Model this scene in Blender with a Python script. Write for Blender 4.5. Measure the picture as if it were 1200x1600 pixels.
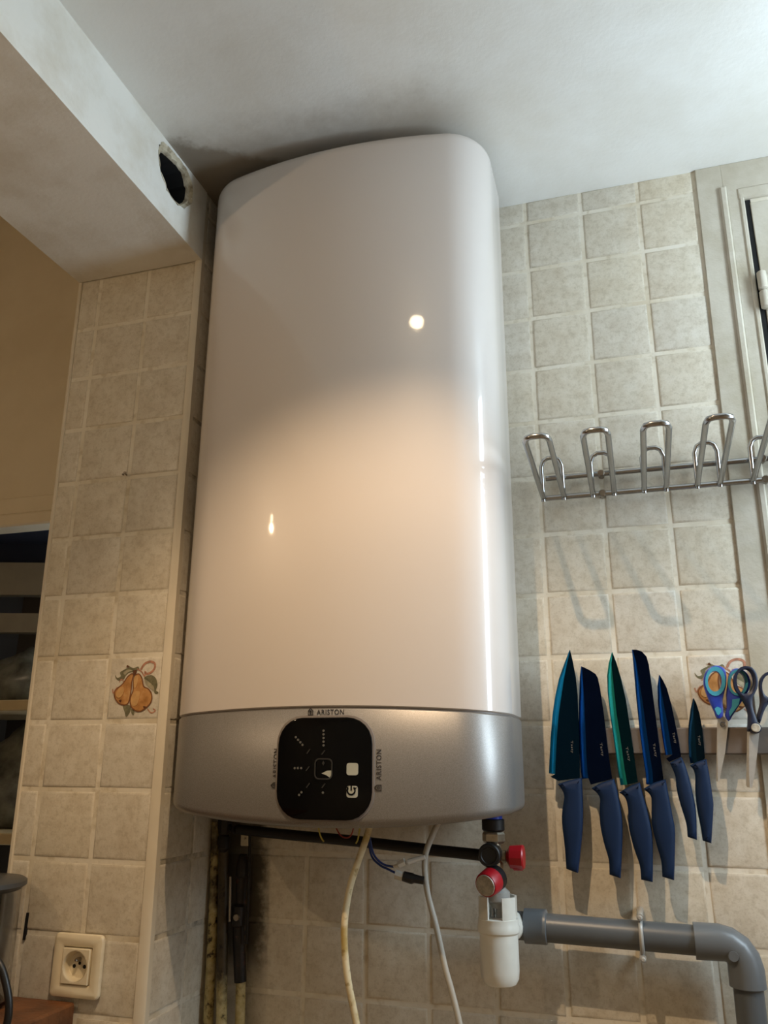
import bpy, math, random
from mathutils import Vector, Matrix, Euler
from mathutils.geometry import tessellate_polygon

for _o in list(bpy.data.objects):
    bpy.data.objects.remove(_o, do_unlink=True)
SC = bpy.context.scene
COL = SC.collection
random.seed(7)

# World units are metres.  Plans are drawn in tile pitches (10 cm): x right along the back wall, y towards the
# wall (wall face at y = 0), z up from a tile joint; the floor is 24 pitches below that joint.
U, ZO = 0.1, 24.0
def V(x, y, z): return Vector((x * U, y * U, (z + ZO) * U))

# ------------------------------------------------------------------ camera
CAMC = (1.3122969, -13.1595023, -8.5758092)
CAMR = ((0.956283215, 0.292408526, 0.004434728),      # right
        (-0.081269316, 0.280286516, -0.956469951),    # down
        (-0.280922963, 0.914295753, 0.291797131))     # forward
FPX = 1278.065
cd = bpy.data.cameras.new('camera')
cam = bpy.data.objects.new('camera', cd)
COL.objects.link(cam)
cd.sensor_fit = 'HORIZONTAL'; cd.sensor_width = 36.0; cd.lens = 36.0 * FPX / 1200.0
cd.clip_start = 0.02; cd.clip_end = 60
_r, _d, _f = (Vector(v) for v in CAMR)
cam.matrix_world = Matrix(((_r.x, -_d.x, -_f.x, CAMC[0] * U), (_r.y, -_d.y, -_f.y, CAMC[1] * U),
                           (_r.z, -_d.z, -_f.z, (CAMC[2] + ZO) * U), (0, 0, 0, 1)))
SC.camera = cam

# ------------------------------------------------------------------ light and exposure
SC.view_settings.view_transform = 'Standard'
SC.view_settings.look = 'None'
SC.view_settings.gamma = 1.0
SC.view_settings.use_curve_mapping = False
SC.view_settings.exposure = 0.0
wd = bpy.data.worlds.new('sky'); SC.world = wd; wd.use_nodes = True
wd.node_tree.nodes['Background'].inputs[0].default_value = (0.72, 0.86, 1.0, 1)
wd.node_tree.nodes['Background'].inputs[1].default_value = 2.5

LAMP = (-1.05, -8.3, 0.95)
ld = bpy.data.lights.new('ceiling_spot_beam', 'SPOT')
ld.energy = 33.0; ld.color = (1.0, 0.72, 0.45); ld.spot_size = math.radians(112); ld.spot_blend = 0.42
ld.shadow_soft_size = 0.006
lo = bpy.data.objects.new('ceiling_spot_beam', ld); COL.objects.link(lo); lo.location = V(*LAMP)

# daylight: a narrow tall window in the right-hand wall
WX, WY0, WY1, WZ0, WZ1 = 8.6, -4.6, -2.3, -12.0, 1.1
RY = -22.0
def window_light(name, loc, sx, sy, aim, watts):
    w = bpy.data.lights.new(name, 'AREA'); w.shape = 'RECTANGLE'; w.size = sx * U; w.size_y = sy * U
    w.energy = watts; w.color = (0.70, 0.87, 1.0)
    o = bpy.data.objects.new(name, w); COL.objects.link(o); o.location = V(*loc)
    o.rotation_euler = Vector(aim).to_track_quat('-Z', 'Y').to_euler()
window_light('daylight_side', (WX + .5, (WY0 + WY1) / 2, -3.2), WY1 - WY0, 8.6, (-1, 0, 0), 15.0)      # the sky half of the view
# unseen pendant added as warm fill in the left room, aligned to a casing glint
PEND = (-10.5, -12.4, -2.0)
pd = bpy.data.lights.new('pendant_fill', 'POINT'); pd.energy = 5.2; pd.color = (1.0, 0.72, 0.45); pd.shadow_soft_size = 0.008
pdo = bpy.data.objects.new('pendant_fill', pd); COL.objects.link(pdo); pdo.location = V(*PEND)

# ------------------------------------------------------------------ survey helper: where the sight line through a
# photo point meets a plane the thing is known to stand on (wall face, pillar face, shelf top ...)
def on(px, py, y=None, x=None, z=None):
    a, b = (px - 600) / FPX, (py - 800) / FPX
    d = [CAMR[0][i] * a + CAMR[1][i] * b + CAMR[2][i] for i in range(3)]
    t = (y - CAMC[1]) / d[1] if y is not None else (x - CAMC[0]) / d[0] if x is not None else (z - CAMC[2]) / d[2]
    return tuple(CAMC[i] + d[i] * t for i in range(3))

# ------------------------------------------------------------------ materials
def lin(c):
    return tuple((v / 255 / 12.92) if v / 255 <= 0.04045 else ((v / 255 + 0.055) / 1.055) ** 2.4 for v in c) + (1.0,)

MATS = {}
class N:
    def __init__(s, name):
        s.m = bpy.data.materials.new(name); s.m.use_nodes = True
        s.t = s.m.node_tree; s.b = s.t.nodes['Principled BSDF']
    def n(s, typ, **kw):
        x = s.t.nodes.new(typ)
        for k, v in kw.items():
            if k in x.inputs: x.inputs[k].default_value = v
            else: setattr(x, k, v)
        return x
    def l(s, a, b): s.t.links.new(a, b)
    def coord(s, out='Object', rnd=False):
        tc = s.n('ShaderNodeTexCoord')
        if not rnd: return tc.outputs[out]
        oi = s.n('ShaderNodeObjectInfo')
        mul = s.n('ShaderNodeVectorMath', operation='SCALE'); cv = s.n('ShaderNodeCombineXYZ')
        s.l(oi.outputs['Random'], cv.inputs[0]); s.l(oi.outputs['Random'], cv.inputs[2])
        s.l(cv.outputs[0], mul.inputs[0]); mul.inputs['Scale'].default_value = 37.0
        ad = s.n('ShaderNodeVectorMath', operation='ADD')
        s.l(tc.outputs[out], ad.inputs[0]); s.l(mul.outputs[0], ad.inputs[1])
        return ad.outputs[0]
    def noise(s, co, scale, detail=4, rough=0.55):
        x = s.n('ShaderNodeTexNoise'); x.inputs['Scale'].default_value = scale
        x.inputs['Detail'].default_value = detail; x.inputs['Roughness'].default_value = rough
        s.l(co, x.inputs['Vector']); return x.outputs['Fac']
    def ramp(s, fac, stops):
        r = s.n('ShaderNodeValToRGB'); e = r.color_ramp.elements
        while len(e) < len(stops): e.new(0.5)
        for i, (p, c) in enumerate(stops):
            e[i].position = p; e[i].color = c if len(c) == 4 else lin(c)
        s.l(fac, r.inputs[0]); return r.outputs[0]
    def mix(s, fac, a, b, mode='MIX'):
        x = s.n('ShaderNodeMix', data_type='RGBA', blend_type=mode)
        for sock, val in ((x.inputs[0], fac), (x.inputs[6], a), (x.inputs[7], b)):
            if hasattr(val, 'node'): s.l(val, sock)
            else: sock.default_value = val
        return x.outputs[2]
    def bump(s, h, strength, dist):
        x = s.n('ShaderNodeBump'); x.inputs['Strength'].default_value = strength; x.inputs['Distance'].default_value = dist
        s.l(h, x.inputs['Height']); s.l(x.outputs[0], s.b.inputs['Normal'])
    def set(s, **kw):
        for k, v in kw.items(): s.b.inputs[k.replace('_', ' ')].default_value = v
        return s

def plain(name, col, rough=0.5, metal=0.0, var=0.06, scale=30, bump=0.0, **kw):
    """one colour with a little procedural unevenness"""
    k = N(name); c = lin(col)
    co = k.coord()
    f = k.noise(co, scale, 3)
    lo_ = tuple(v * (1 - var) for v in c[:3]) + (1,); hi = tuple(min(1, v * (1 + var)) for v in c[:3]) + (1,)
    k.l(k.ramp(f, [(0.3, lo_), (0.7, hi)]), k.b.inputs['Base Color'])
    k.set(Roughness=rough, Metallic=metal, **kw)
    if bump: k.bump(k.noise(co, scale * 6, 3), bump, 0.001)
    MATS[name] = k.m
    return k.m

def soot(k, c):      # smoke-blackened wall behind the old pipes in the corner
    g = k.n('ShaderNodeNewGeometry'); sp = k.n('ShaderNodeSeparateXYZ'); k.l(g.outputs['Position'], sp.inputs[0])
    dx = k.n('ShaderNodeMath', operation='SUBTRACT'); k.l(sp.outputs[0], dx.inputs[0]); dx.inputs[1].default_value = -0.512
    ab = k.n('ShaderNodeMath', operation='ABSOLUTE'); k.l(dx.outputs[0], ab.inputs[0])
    nz = k.noise(g.outputs['Position'], 45, 4, 0.65)
    ml = k.n('ShaderNodeMath', operation='MULTIPLY'); k.l(nz, ml.inputs[0]); ml.inputs[1].default_value = 0.055
    sb = k.n('ShaderNodeMath', operation='SUBTRACT'); k.l(ab.outputs[0], sb.inputs[0]); k.l(ml.outputs[0], sb.inputs[1])
    fx = k.n('ShaderNodeMapRange', interpolation_type='SMOOTHSTEP'); k.l(sb.outputs[0], fx.inputs[0])
    for i, v in enumerate((0.0, 0.028, 1.0, 0.0)): fx.inputs[1 + i].default_value = v
    zz = k.n('ShaderNodeMapRange', interpolation_type='SMOOTHSTEP'); k.l(sp.outputs[2], zz.inputs[0])
    for i, v in enumerate((1.20, 1.27, 0.1, 0.85)): zz.inputs[1 + i].default_value = v
    m2 = k.n('ShaderNodeMath', operation='MULTIPLY'); k.l(fx.outputs[0], m2.inputs[0]); k.l(zz.outputs[0], m2.inputs[1])
    c = k.mix(m2.outputs[0], c, lin((46, 38, 28)))
    return c
def tile_material(name, sooty=False):
    k = N(name)
    co = k.coord(rnd=True)
    oi = k.n('ShaderNodeObjectInfo')
    big = k.noise(co, 30, 6, 0.66)
    mid = k.noise(co, 88, 6, 0.7)
    fine = k.noise(co, 330, 3, 0.6)
    base = k.ramp(oi.outputs['Random'], [(0.0, (218, 212, 200)), (0.35, (224, 215, 196)), (0.7, (220, 216, 207)), (1.0, (226, 216, 194))])
    blot = k.ramp(big, [(0.36, (198, 186, 164)), (0.52, (216, 208, 190)), (0.68, (228, 222, 208))])
    c = k.mix(0.55, base, blot)
    spk = k.ramp(mid, [(0.40, (0.60, 0.55, 0.46, 1)), (0.50, (0.95, 0.94, 0.92, 1)), (0.62, (1, 1, 1, 1))])
    c = k.mix(0.34, c, spk, 'MULTIPLY')
    c = k.mix(1.0, c, (0.94, 0.935, 0.93, 1), 'MULTIPLY')
    pit = k.ramp(fine, [(0.34, (0.66, 0.62, 0.55, 1)), (0.47, (1, 1, 1, 1))])
    c = k.mix(0.30, c, pit, 'MULTIPLY')
    if sooty: c = soot(k, c)
    k.l(c, k.b.inputs['Base Color'])
    rr = k.n('ShaderNodeMapRange'); k.l(mid, rr.inputs[0])
    for i, v in enumerate((0.3, 0.7, 0.42, 0.30)): rr.inputs[1 + i].default_value = v
    k.l(rr.outputs[0], k.b.inputs['Roughness'])
    k.set(Specular_IOR_Level=0.45)
    ad = k.n('ShaderNodeMath', operation='ADD'); k.l(big, ad.inputs[0]); k.l(mid, ad.inputs[1])
    k.bump(ad.outputs[0], 0.35, 0.0009)
    MATS[name] = k.m
    return k.m
tile_material('tile_glaze'); tile_material('tile_glaze_sooty', True)

def grout_material():
    k = N('grout'); g = k.n('ShaderNodeNewGeometry')
    f = k.noise(g.outputs['Position'], 9, 4); f2 = k.noise(g.outputs['Position'], 60, 4)
    c = k.ramp(f, [(0.33, (204, 192, 168)), (0.5, (222, 214, 196)), (0.7, (228, 222, 208))])
    c = k.mix(0.5, c, k.ramp(f2, [(0.34, (0.66, 0.6, 0.50, 1)), (0.46, (1, 1, 1, 1))]), 'MULTIPLY')
    c = soot(k, c)
    k.l(c, k.b.inputs['Base Color']); k.set(Roughness=0.62); k.bump(f2, 0.4, 0.002); MATS['grout'] = k.m
grout_material()

def paint_material(name, col, dirt, amount=0.5, scale=6, rough=0.6, bump=0.25):
    k = N(name); g = k.n('ShaderNodeNewGeometry')
    f = k.noise(g.outputs['Position'], scale, 6, 0.62); f2 = k.noise(g.outputs['Position'], 140, 3)
    c = k.mix(amount, lin(col), k.ramp(f, [(0.36, dirt), (0.56, col), (0.75, tuple(min(255, v + 6) for v in col))]))
    k.l(c, k.b.inputs['Base Color']); k.set(Roughness=rough); k.bump(f2, bump, 0.0012); MATS[name] = k.m
def ceiling_stain_shade():
    k = N('ceiling_paint'); g = k.n('ShaderNodeNewGeometry'); pos = g.outputs['Position']
    f = k.noise(pos, 3.2, 6, 0.62); c = k.mix(0.6, lin((236, 236, 232)), k.ramp(f, [(0.36, (220, 216, 206)), (0.56, (236, 236, 232)), (0.75, (242, 242, 238))]))
    sp = k.n('ShaderNodeSeparateXYZ'); k.l(pos, sp.inputs[0])
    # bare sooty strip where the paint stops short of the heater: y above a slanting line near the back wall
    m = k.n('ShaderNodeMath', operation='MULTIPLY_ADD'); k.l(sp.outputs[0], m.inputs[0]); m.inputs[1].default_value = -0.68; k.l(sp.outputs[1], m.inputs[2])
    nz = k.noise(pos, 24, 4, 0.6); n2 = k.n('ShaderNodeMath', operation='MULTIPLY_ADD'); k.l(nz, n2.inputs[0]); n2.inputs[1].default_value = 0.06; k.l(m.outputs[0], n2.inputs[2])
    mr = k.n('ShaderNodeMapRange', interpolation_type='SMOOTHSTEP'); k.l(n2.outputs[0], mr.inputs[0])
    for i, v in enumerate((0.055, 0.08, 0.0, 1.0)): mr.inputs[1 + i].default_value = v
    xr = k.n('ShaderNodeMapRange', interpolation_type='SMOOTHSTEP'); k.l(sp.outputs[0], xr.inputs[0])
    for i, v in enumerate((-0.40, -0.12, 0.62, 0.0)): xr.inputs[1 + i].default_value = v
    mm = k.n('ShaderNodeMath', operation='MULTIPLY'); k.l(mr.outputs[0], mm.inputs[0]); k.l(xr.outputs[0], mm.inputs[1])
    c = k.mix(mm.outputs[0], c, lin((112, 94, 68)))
    # shade round the heater top, painted into the ceiling colour
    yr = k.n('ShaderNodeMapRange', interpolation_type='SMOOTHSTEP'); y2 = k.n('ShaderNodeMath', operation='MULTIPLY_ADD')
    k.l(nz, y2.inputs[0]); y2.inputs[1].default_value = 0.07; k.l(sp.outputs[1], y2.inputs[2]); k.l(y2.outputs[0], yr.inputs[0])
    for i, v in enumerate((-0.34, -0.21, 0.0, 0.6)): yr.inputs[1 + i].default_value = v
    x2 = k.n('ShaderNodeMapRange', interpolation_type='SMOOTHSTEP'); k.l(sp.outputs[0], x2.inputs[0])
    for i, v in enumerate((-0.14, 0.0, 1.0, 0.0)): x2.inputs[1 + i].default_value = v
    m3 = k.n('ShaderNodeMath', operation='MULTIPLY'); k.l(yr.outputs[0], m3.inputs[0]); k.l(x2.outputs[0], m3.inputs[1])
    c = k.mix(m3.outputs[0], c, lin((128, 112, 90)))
    k.l(c, k.b.inputs['Base Color']); k.set(Roughness=0.75); k.bump(k.noise(pos, 140, 3), 0.25, 0.0012); MATS['ceiling_paint'] = k.m
ceiling_stain_shade()
paint_material('beam_paint', (236, 234, 226), (206, 196, 176), 0.55, 7, 0.6, 0.4)
paint_material('beige_paint', (224, 210, 182), (210, 194, 164), 0.5, 4, 0.7)
paint_material('door_paint', (196, 189, 174), (170, 160, 138), 0.75, 8, 0.33, 0.5)
paint_material('cream_wall', (214, 204, 184), (200, 188, 166), 0.5, 2.5, 0.7)
paint_material('floor_tiles', (204, 188, 164), (178, 160, 134), 0.7, 5, 0.4)
paint_material('plaster', (206, 196, 172), (128, 112, 86), 0.9, 40, 0.9, 1.0)
paint_material('wood', (122, 76, 42), (74, 44, 24), 0.9, 12, 0.45, 0.6)

def enamel():
    k = N('white_enamel'); k.set(Roughness=0.32, Specular_IOR_Level=0.4)
    k.b.inputs['Base Color'].default_value = lin((212, 204, 198)); k.b.inputs['Coat Weight'].default_value = 0.6
    k.b.inputs['Coat Roughness'].default_value = 0.04
    k.bump(k.noise(k.coord(), 420, 2), 0.06, 0.0004); MATS['white_enamel'] = k.m
    k = N('silver_paint'); f = k.noise(k.coord(), 900, 2)
    k.l(k.ramp(f, [(0.3, (132, 129, 126)), (0.7, (152, 149, 146))]), k.b.inputs['Base Color'])
    k.set(Roughness=0.40, Metallic=0.55, Specular_IOR_Level=0.3); MATS['silver_paint'] = k.m
enamel()
plain('black_glass', (3, 3, 4), 0.07, 0, 0.0, Specular_IOR_Level=0.22)
plain('panel_mark', (96, 95, 90), 0.5)
plain('panel_dim', (48, 47, 45), 0.4)
plain('panel_button', (176, 178, 166), 0.25)
plain('print_black', (52, 46, 42), 0.5)
plain('groove', (120, 112, 106), 0.4)
plain('dark_void', (8, 8, 8), 0.9)
plain('chrome', (172, 172, 172), 0.22, 1.0, 0.05)
plain('bare_metal', (150, 140, 128), 0.32, 0.9, 0.12, 60)
plain('blade_steel', (206, 205, 202), 0.34, 0.6, 0.06, 90)
plain('brass_nickel', (170, 156, 134), 0.32, 0.85, 0.2, 80)
plain('black_plastic', (16, 16, 17), 0.42)
plain('black_steel', (20, 17, 15), 0.5, 0.2, 0.3, 60)
plain('white_plastic', (236, 233, 222), 0.32)
plain('ivory_plastic', (226, 214, 186), 0.28)
plain('red_plastic', (176, 22, 34), 0.35)
plain('blue_plastic', (30, 60, 170), 0.4)
plain('grey_pvc', (84, 89, 93), 0.36, 0, 0.05, 12)
plain('pvc_socket', (98, 103, 107), 0.34, 0, 0.05, 12)
plain('clear_grey', (168, 166, 160), 0.25)
plain('label_grey', (184, 178, 164), 0.4, 0.2, 0.3, 160)
plain('blade_mark', (92, 88, 82), 0.5)
plain('trim_plastic', (214, 204, 184), 0.45, 0, 0.06, 14)
plain('bar_taupe', (94, 84, 76), 0.6, 0, 0.12, 40)
plain('navy_rubber', (8, 32, 63), 0.6, 0, 0.05, Specular_IOR_Level=0.25)
plain('dark_navy', (16, 26, 52), 0.45)
plain('teal_rubber', (62, 150, 176), 0.45)
plain('royal_blue', (36, 62, 168), 0.4)
plain('slate_lid', (60, 60, 58), 0.4)
plain('wire_blue', (24, 52, 120), 0.4)
plain('wire_yellow', (196, 180, 84), 0.45)
plain('wire_red', (150, 52, 44), 0.45)
plain('terminal_white', (206, 204, 196), 0.4)
plain('grey_cable', (176, 172, 162), 0.45)
plain('shelf_cream', (190, 170, 130), 0.55)
plain('shelf_grey', (112, 102, 82), 0.6)
plain('navy_board', (30, 34, 50), 0.7)
plain('closet_dark', (58, 50, 42), 0.8)
plain('beam_lens', (255, 255, 255), 0.5)
plain('pear_leaf', (112, 108, 82), 0.4, 0, 0.35, 120)
plain('pear_leaf_pale', (160, 152, 128), 0.4, 0, 0.25, 120)
plain('pear_ribbon', (178, 128, 104), 0.4, 0, 0.3, 150)
plain('stem_brown', (96, 58, 34), 0.4)
for nm, c, e in (('blade_blue', (0, 34, 56), (16, 116, 156)), ('blade_teal', (0, 40, 50), (40, 160, 150)),
                 ('blade_navy', (0, 18, 50), (8, 66, 132)), ('blade_slate', (8, 34, 50), (16, 54, 78))):
    plain(nm, c, 0.16, 0.85, 0.05, 20); plain(nm + '_edge', e, 0.2, 0.9, 0.05, 20)

def pear_material():      # printed picture: painted modelling of the fruit, part of the print itself
    k = N('pear_print'); co = k.coord()
    f = k.noise(co, 60, 4)
    k.l(k.ramp(f, [(0.32, (158, 108, 56)), (0.52, (190, 138, 82)), (0.7, (206, 164, 112))]), k.b.inputs['Base Color'])
    k.set(Roughness=0.35); MATS['pear_print'] = k.m
    plain('pear_light', (204, 160, 104), 0.35, 0, 0.12, 90)
    plain('pear_rim', (124, 78, 46), 0.35, 0, 0.2, 120)
pear_material()

def cable_material():
    k = N('yellowed_cable'); g = k.n('ShaderNodeNewGeometry')
    f = k.noise(g.outputs['Position'], 26, 4); f2 = k.noise(g.outputs['Position'], 90, 4)
    c = k.ramp(f, [(0.38, (176, 152, 92)), (0.55, (222, 208, 172))])
    c = k.mix(0.7, c, k.ramp(f2, [(0.33, (0.45, 0.36, 0.16, 1)), (0.43, (1, 1, 1, 1))]), 'MULTIPLY')
    k.l(c, k.b.inputs['Base Color']); k.set(Roughness=0.45); MATS['yellowed_cable'] = k.m
    # old cream pipe paint, smeared with soot from the top downwards
    for nm, z0, z1 in (('pipe_paint_left', 1.62, 1.22), ('pipe_paint_mid', 1.32, 1.18), ('pipe_paint_right', 1.30, 1.18)):
        k = N(nm); g = k.n('ShaderNodeNewGeometry'); f = k.noise(g.outputs['Position'], 70, 5, 0.65)
        c = k.ramp(f, [(0.36, (60, 46, 24)), (0.44, (176, 158, 104)), (0.7, (206, 192, 146))])
        sp = k.n('ShaderNodeSeparateXYZ'); k.l(g.outputs['Position'], sp.inputs[0])
        mr = k.n('ShaderNodeMapRange'); k.l(sp.outputs[2], mr.inputs[0])
        for i, v in enumerate((z1, z0, 0.0, 0.62)): mr.inputs[1 + i].default_value = v
        big = k.noise(g.outputs['Position'], 20, 4, 0.6)
        ad = k.n('ShaderNodeMath', operation='ADD'); k.l(mr.outputs[0], ad.inputs[0]); k.l(big, ad.inputs[1])
        s = k.ramp(ad.outputs[0], [(0.60, (1, 1, 1, 1)), (0.80, (0.10, 0.08, 0.06, 1))])
        k.l(k.mix(1.0, c, s, 'MULTIPLY'), k.b.inputs['Base Color']); k.set(Roughness=0.5); MATS[nm] = k.m
    k = N('burnt_copper'); g = k.n('ShaderNodeNewGeometry'); f = k.noise(g.outputs['Position'], 40, 5, 0.65)
    k.l(k.ramp(f, [(0.40, (16, 13, 11)), (0.58, (34, 26, 22)), (0.70, (92, 48, 30))]), k.b.inputs['Base Color'])
    k.set(Roughness=0.5, Metallic=0.2); MATS['burnt_copper'] = k.m
cable_material()

def glass_material():
    k = N('clear_glass'); k.set(Roughness=0.12, IOR=1.3, Transmission_Weight=1.0)
    k.b.inputs['Base Color'].default_value = (0.80, 0.82, 0.84, 1); MATS['clear_glass'] = k.m
    k = N('plastic_film'); k.set(Roughness=0.3, Specular_IOR_Level=0.5, Alpha=0.85)
    f = k.noise(k.coord(), 22, 5); k.l(k.ramp(f, [(0.35, (70, 68, 58)), (0.65, (128, 126, 112))]), k.b.inputs['Base Color'])
    MATS['plastic_film'] = k.m
    k = N('lamp_glow'); k.b.inputs['Emission Color'].default_value = (1, 0.78, 0.5, 1)
    k.b.inputs['Emission Strength'].default_value = 60.0; MATS['lamp_glow'] = k.m
glass_material()

# ------------------------------------------------------------------ geometry in plan units
class Geo:
    def __init__(s): s.v, s.f, s.m = [], [], []
    def add(s, vs, fs, m=0):
        o = len(s.v); s.v += [tuple(v) for v in vs]; s.f += [tuple(i + o for i in f) for f in fs]; s.m += [m] * len(fs); return s
    def join(s, g, m=None):
        o = len(s.v); s.v += g.v; s.f += [tuple(i + o for i in f) for f in g.f]; s.m += (g.m if m is None else [m] * len(g.f)); return s

def box(x0, x1, y0, y1, z0, z1, b=0.0):
    g = Geo()
    if not b:
        v = [(x, y, z) for z in (z0, z1) for y in (y0, y1) for x in (x0, x1)]
        return g.add(v, [(0, 2, 3, 1), (4, 5, 7, 6), (0, 1, 5, 4), (2, 6, 7, 3), (0, 4, 6, 2), (1, 3, 7, 5)])
    # chamfered box
    rings = []
    def ring(z, i): return [(x0 + i, y0, z), (x1 - i, y0, z), (x1, y0 + i, z), (x1, y1 - i, z), (x1 - i, y1, z), (x0 + i, y1, z), (x0, y1 - i, z), (x0, y0 + i, z)]
    def inner(z): return [(x0 + b, y0 + b, z), (x1 - b, y0 + b, z), (x1 - b, y0 + b, z), (x1 - b, y1 - b, z), (x1 - b, y1 - b, z), (x0 + b, y1 - b, z), (x0 + b, y1 - b, z), (x0 + b, y0 + b, z)]
    vs = inner(z0) + ring(z0 + b, b) + ring(z1 - b, b) + inner(z1)
    fs = [(j * 8 + i, j * 8 + (i + 1) % 8, j * 8 + 8 + (i + 1) % 8, j * 8 + 8 + i) for j in range(3) for i in range(8)]
    fs += [tuple(reversed(range(8))), tuple(range(24, 32))]
    return g.add(vs, fs)

def smooth_path(pts, n=8):
    P = [Vector(p) for p in pts]
    if len(P) < 3: return P
    Q = [P[0] * 2 - P[1]] + P + [P[-1] * 2 - P[-2]]; out = []
    for i in range(1, len(Q) - 2):
        a, b, c, d = Q[i - 1:i + 3]
        for k in range(n):
            t = k / n
            out.append(0.5 * ((2 * b) + (c - a) * t + (2 * a - 5 * b + 4 * c - d) * t * t + (3 * b - a - 3 * c + d) * t ** 3))
    return out + [P[-1]]

def tube(pts, r, seg=10, smooth=0, closed=False, caps=True):
    P = smooth_path(pts, smooth) if smooth else [Vector(p) for p in pts]
    n = len(P); R = r if isinstance(r, (list, tuple)) else [r] * n
    if len(R) != n: R = [R[min(len(R) - 1, int(i * (len(R) - 1) / (n - 1) + .5))] for i in range(n)]
    g = Geo(); vs = []; up = None
    for i in range(n):
        if closed: t = (P[(i + 1) % n] - P[i - 1])
        else: t = P[min(i + 1, n - 1)] - P[max(i - 1, 0)]
        t.normalize()
        if up is None: up = Vector((0, 0, 1)) if abs(t.z) < 0.9 else Vector((1, 0, 0))
        a = t.cross(up).normalized(); up = a.cross(t).normalized()
        for k in range(seg):
            w = 2 * math.pi * k / seg; vs.append(P[i] + (a * math.cos(w) + up * math.sin(w)) * R[i])
    fs = []
    for i in range(n if closed else n - 1):
        j = (i + 1) % n
        fs += [(i * seg + k, i * seg + (k + 1) % seg, j * seg + (k + 1) % seg, j * seg + k) for k in range(seg)]
    if caps and not closed: fs += [tuple(reversed(range(seg))), tuple(range((n - 1) * seg, n * seg))]
    return g.add(vs, fs)

def lathe(c, axis, prof, seg=24, cap0=True, cap1=True):
    """prof: (distance along axis, radius)"""
    c, ax = Vector(c), Vector(axis).normalized()
    a = ax.cross(Vector((0, 0, 1)) if abs(ax.z) < 0.9 else Vector((0, 1, 0))).normalized(); b = ax.cross(a)
    vs = [c + ax * h + (a * math.cos(2 * math.pi * k / seg) + b * math.sin(2 * math.pi * k / seg)) * r for h, r in prof for k in range(seg)]
    fs = [(i * seg + k, i * seg + (k + 1) % seg, (i + 1) * seg + (k + 1) % seg, (i + 1) * seg + k) for i in range(len(prof) - 1) for k in range(seg)]
    if cap0: fs.append(tuple(reversed(range(seg))))
    if cap1: n = len(prof); fs.append(tuple(range((n - 1) * seg, n * seg)))
    return Geo().add(vs, fs)

def area2(p): return sum(p[i][0] * p[(i + 1) % len(p)][1] - p[(i + 1) % len(p)][0] * p[i][1] for i in range(len(p)))
def ccw(p): return list(p) if area2(p) > 0 else list(reversed(p))
def inset(p, d):
    n = len(p); out = []
    for i in range(n):
        a, b, c = Vector(p[i - 1]), Vector(p[i]), Vector(p[(i + 1) % n])
        e1 = (b - a).normalized(); e2 = (c - b).normalized()
        n1, n2 = Vector((-e1.y, e1.x)), Vector((-e2.y, e2.x)); m = n1 + n2
        m = m.normalized() if m.length > 1e-6 else n1
        k = max(0.45, m.dot(n1)); q = b + m * (d / k); out.append((q.x, q.y))
    return out
def smooth_poly(p, n=4):
    P = [Vector(q) for q in p]; L = len(P); out = []
    for i in range(L):
        a, b, c, d = P[i - 1], P[i], P[(i + 1) % L], P[(i + 2) % L]
        for k in range(n):
            t = k / n; q = 0.5 * ((2 * b) + (c - a) * t + (2 * a - 5 * b + 4 * c - d) * t * t + (3 * b - a - 3 * c + d) * t ** 3); out.append((q.x, q.y))
    return out
def smooth_open(p, n=3, sharp=50):
    """rounds an outline but keeps its sharp corners"""
    L = len(p); cor = []
    for i in range(L):
        a = Vector(p[i]) - Vector(p[i - 1]); b = Vector(p[(i + 1) % L]) - Vector(p[i])
        if a.angle(b) > math.radians(sharp): cor.append(i)
    if len(cor) < 2: return smooth_poly(p, n)
    out = []
    for c, d in zip(cor, cor[1:] + [cor[0] + L]):
        ch = smooth_path([(p[i % L][0], 0, p[i % L][1]) for i in range(c, d + 1)], n); out += [(q.x, q.z) for q in ch[:-1]]
    return out
def slab(poly, yb, yf, bev=0.0, holes=(), steps=1):
    """outline in (x, z), standing parallel to the wall from yb (rear) to yf (front), rounded by bev at the front and rear"""
    P = ccw(poly); H = [list(reversed(ccw(h))) for h in holes]
    loops = [P] + H
    if bev:
        lv = []
        for s in range(steps + 1):
            w = math.pi / 2 * s / steps; lv.append((bev * (1 - math.cos(w)), bev * (1 - math.sin(w))))
        lv = [(math.sin(math.pi / 2 * (1 - s / steps)), s / steps) for s in range(steps + 1)]
        lev = [(bev * (1 - math.sqrt(max(0, 1 - (1 - s / steps) ** 2))), bev * s / steps) for s in range(steps + 1)]
        lev = [(i, yf + h) for i, h in lev] + [(i, yb - h) for i, h in reversed(lev)]
    else: lev = [(0, yf), (0, yb)]
    g = Geo(); first, last = [], []
    for L in loops:
        base = len(g.v); n = len(L)
        for i, y in lev: g.v += [(q[0], y, q[1]) for q in (inset(L, i) if i else L)]
        for j in range(len(lev) - 1):
            for k in range(n):
                g.f.append((base + j * n + k, base + j * n + n + k, base + j * n + n + (k + 1) % n, base + j * n + (k + 1) % n)); g.m.append(0)
        first.append(list(range(base, base + n))); last.append(list(range(base + (len(lev) - 1) * n, base + len(lev) * n)))
    for idx, flip in ((first, False), (last, True)):
        flat = [i for l in idx for i in l]
        for t in tessellate_polygon([[Vector((g.v[i][0], g.v[i][2], 0)) for i in l] for l in idx]):
            a, b, c = (flat[i] for i in t)
            ar = (g.v[b][0] - g.v[a][0]) * (g.v[c][2] - g.v[a][2]) - (g.v[c][0] - g.v[a][0]) * (g.v[b][2] - g.v[a][2])
            if abs(ar) < 1e-12: continue
            if (ar < 0) != flip: b, c = c, b
            g.f.append((a, b, c)); g.m.append(0)
    return g
def sheet(poly, y):
    """thin print lying on a surface parallel to the wall"""
    return slab(poly, y + 0.004, y)
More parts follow.
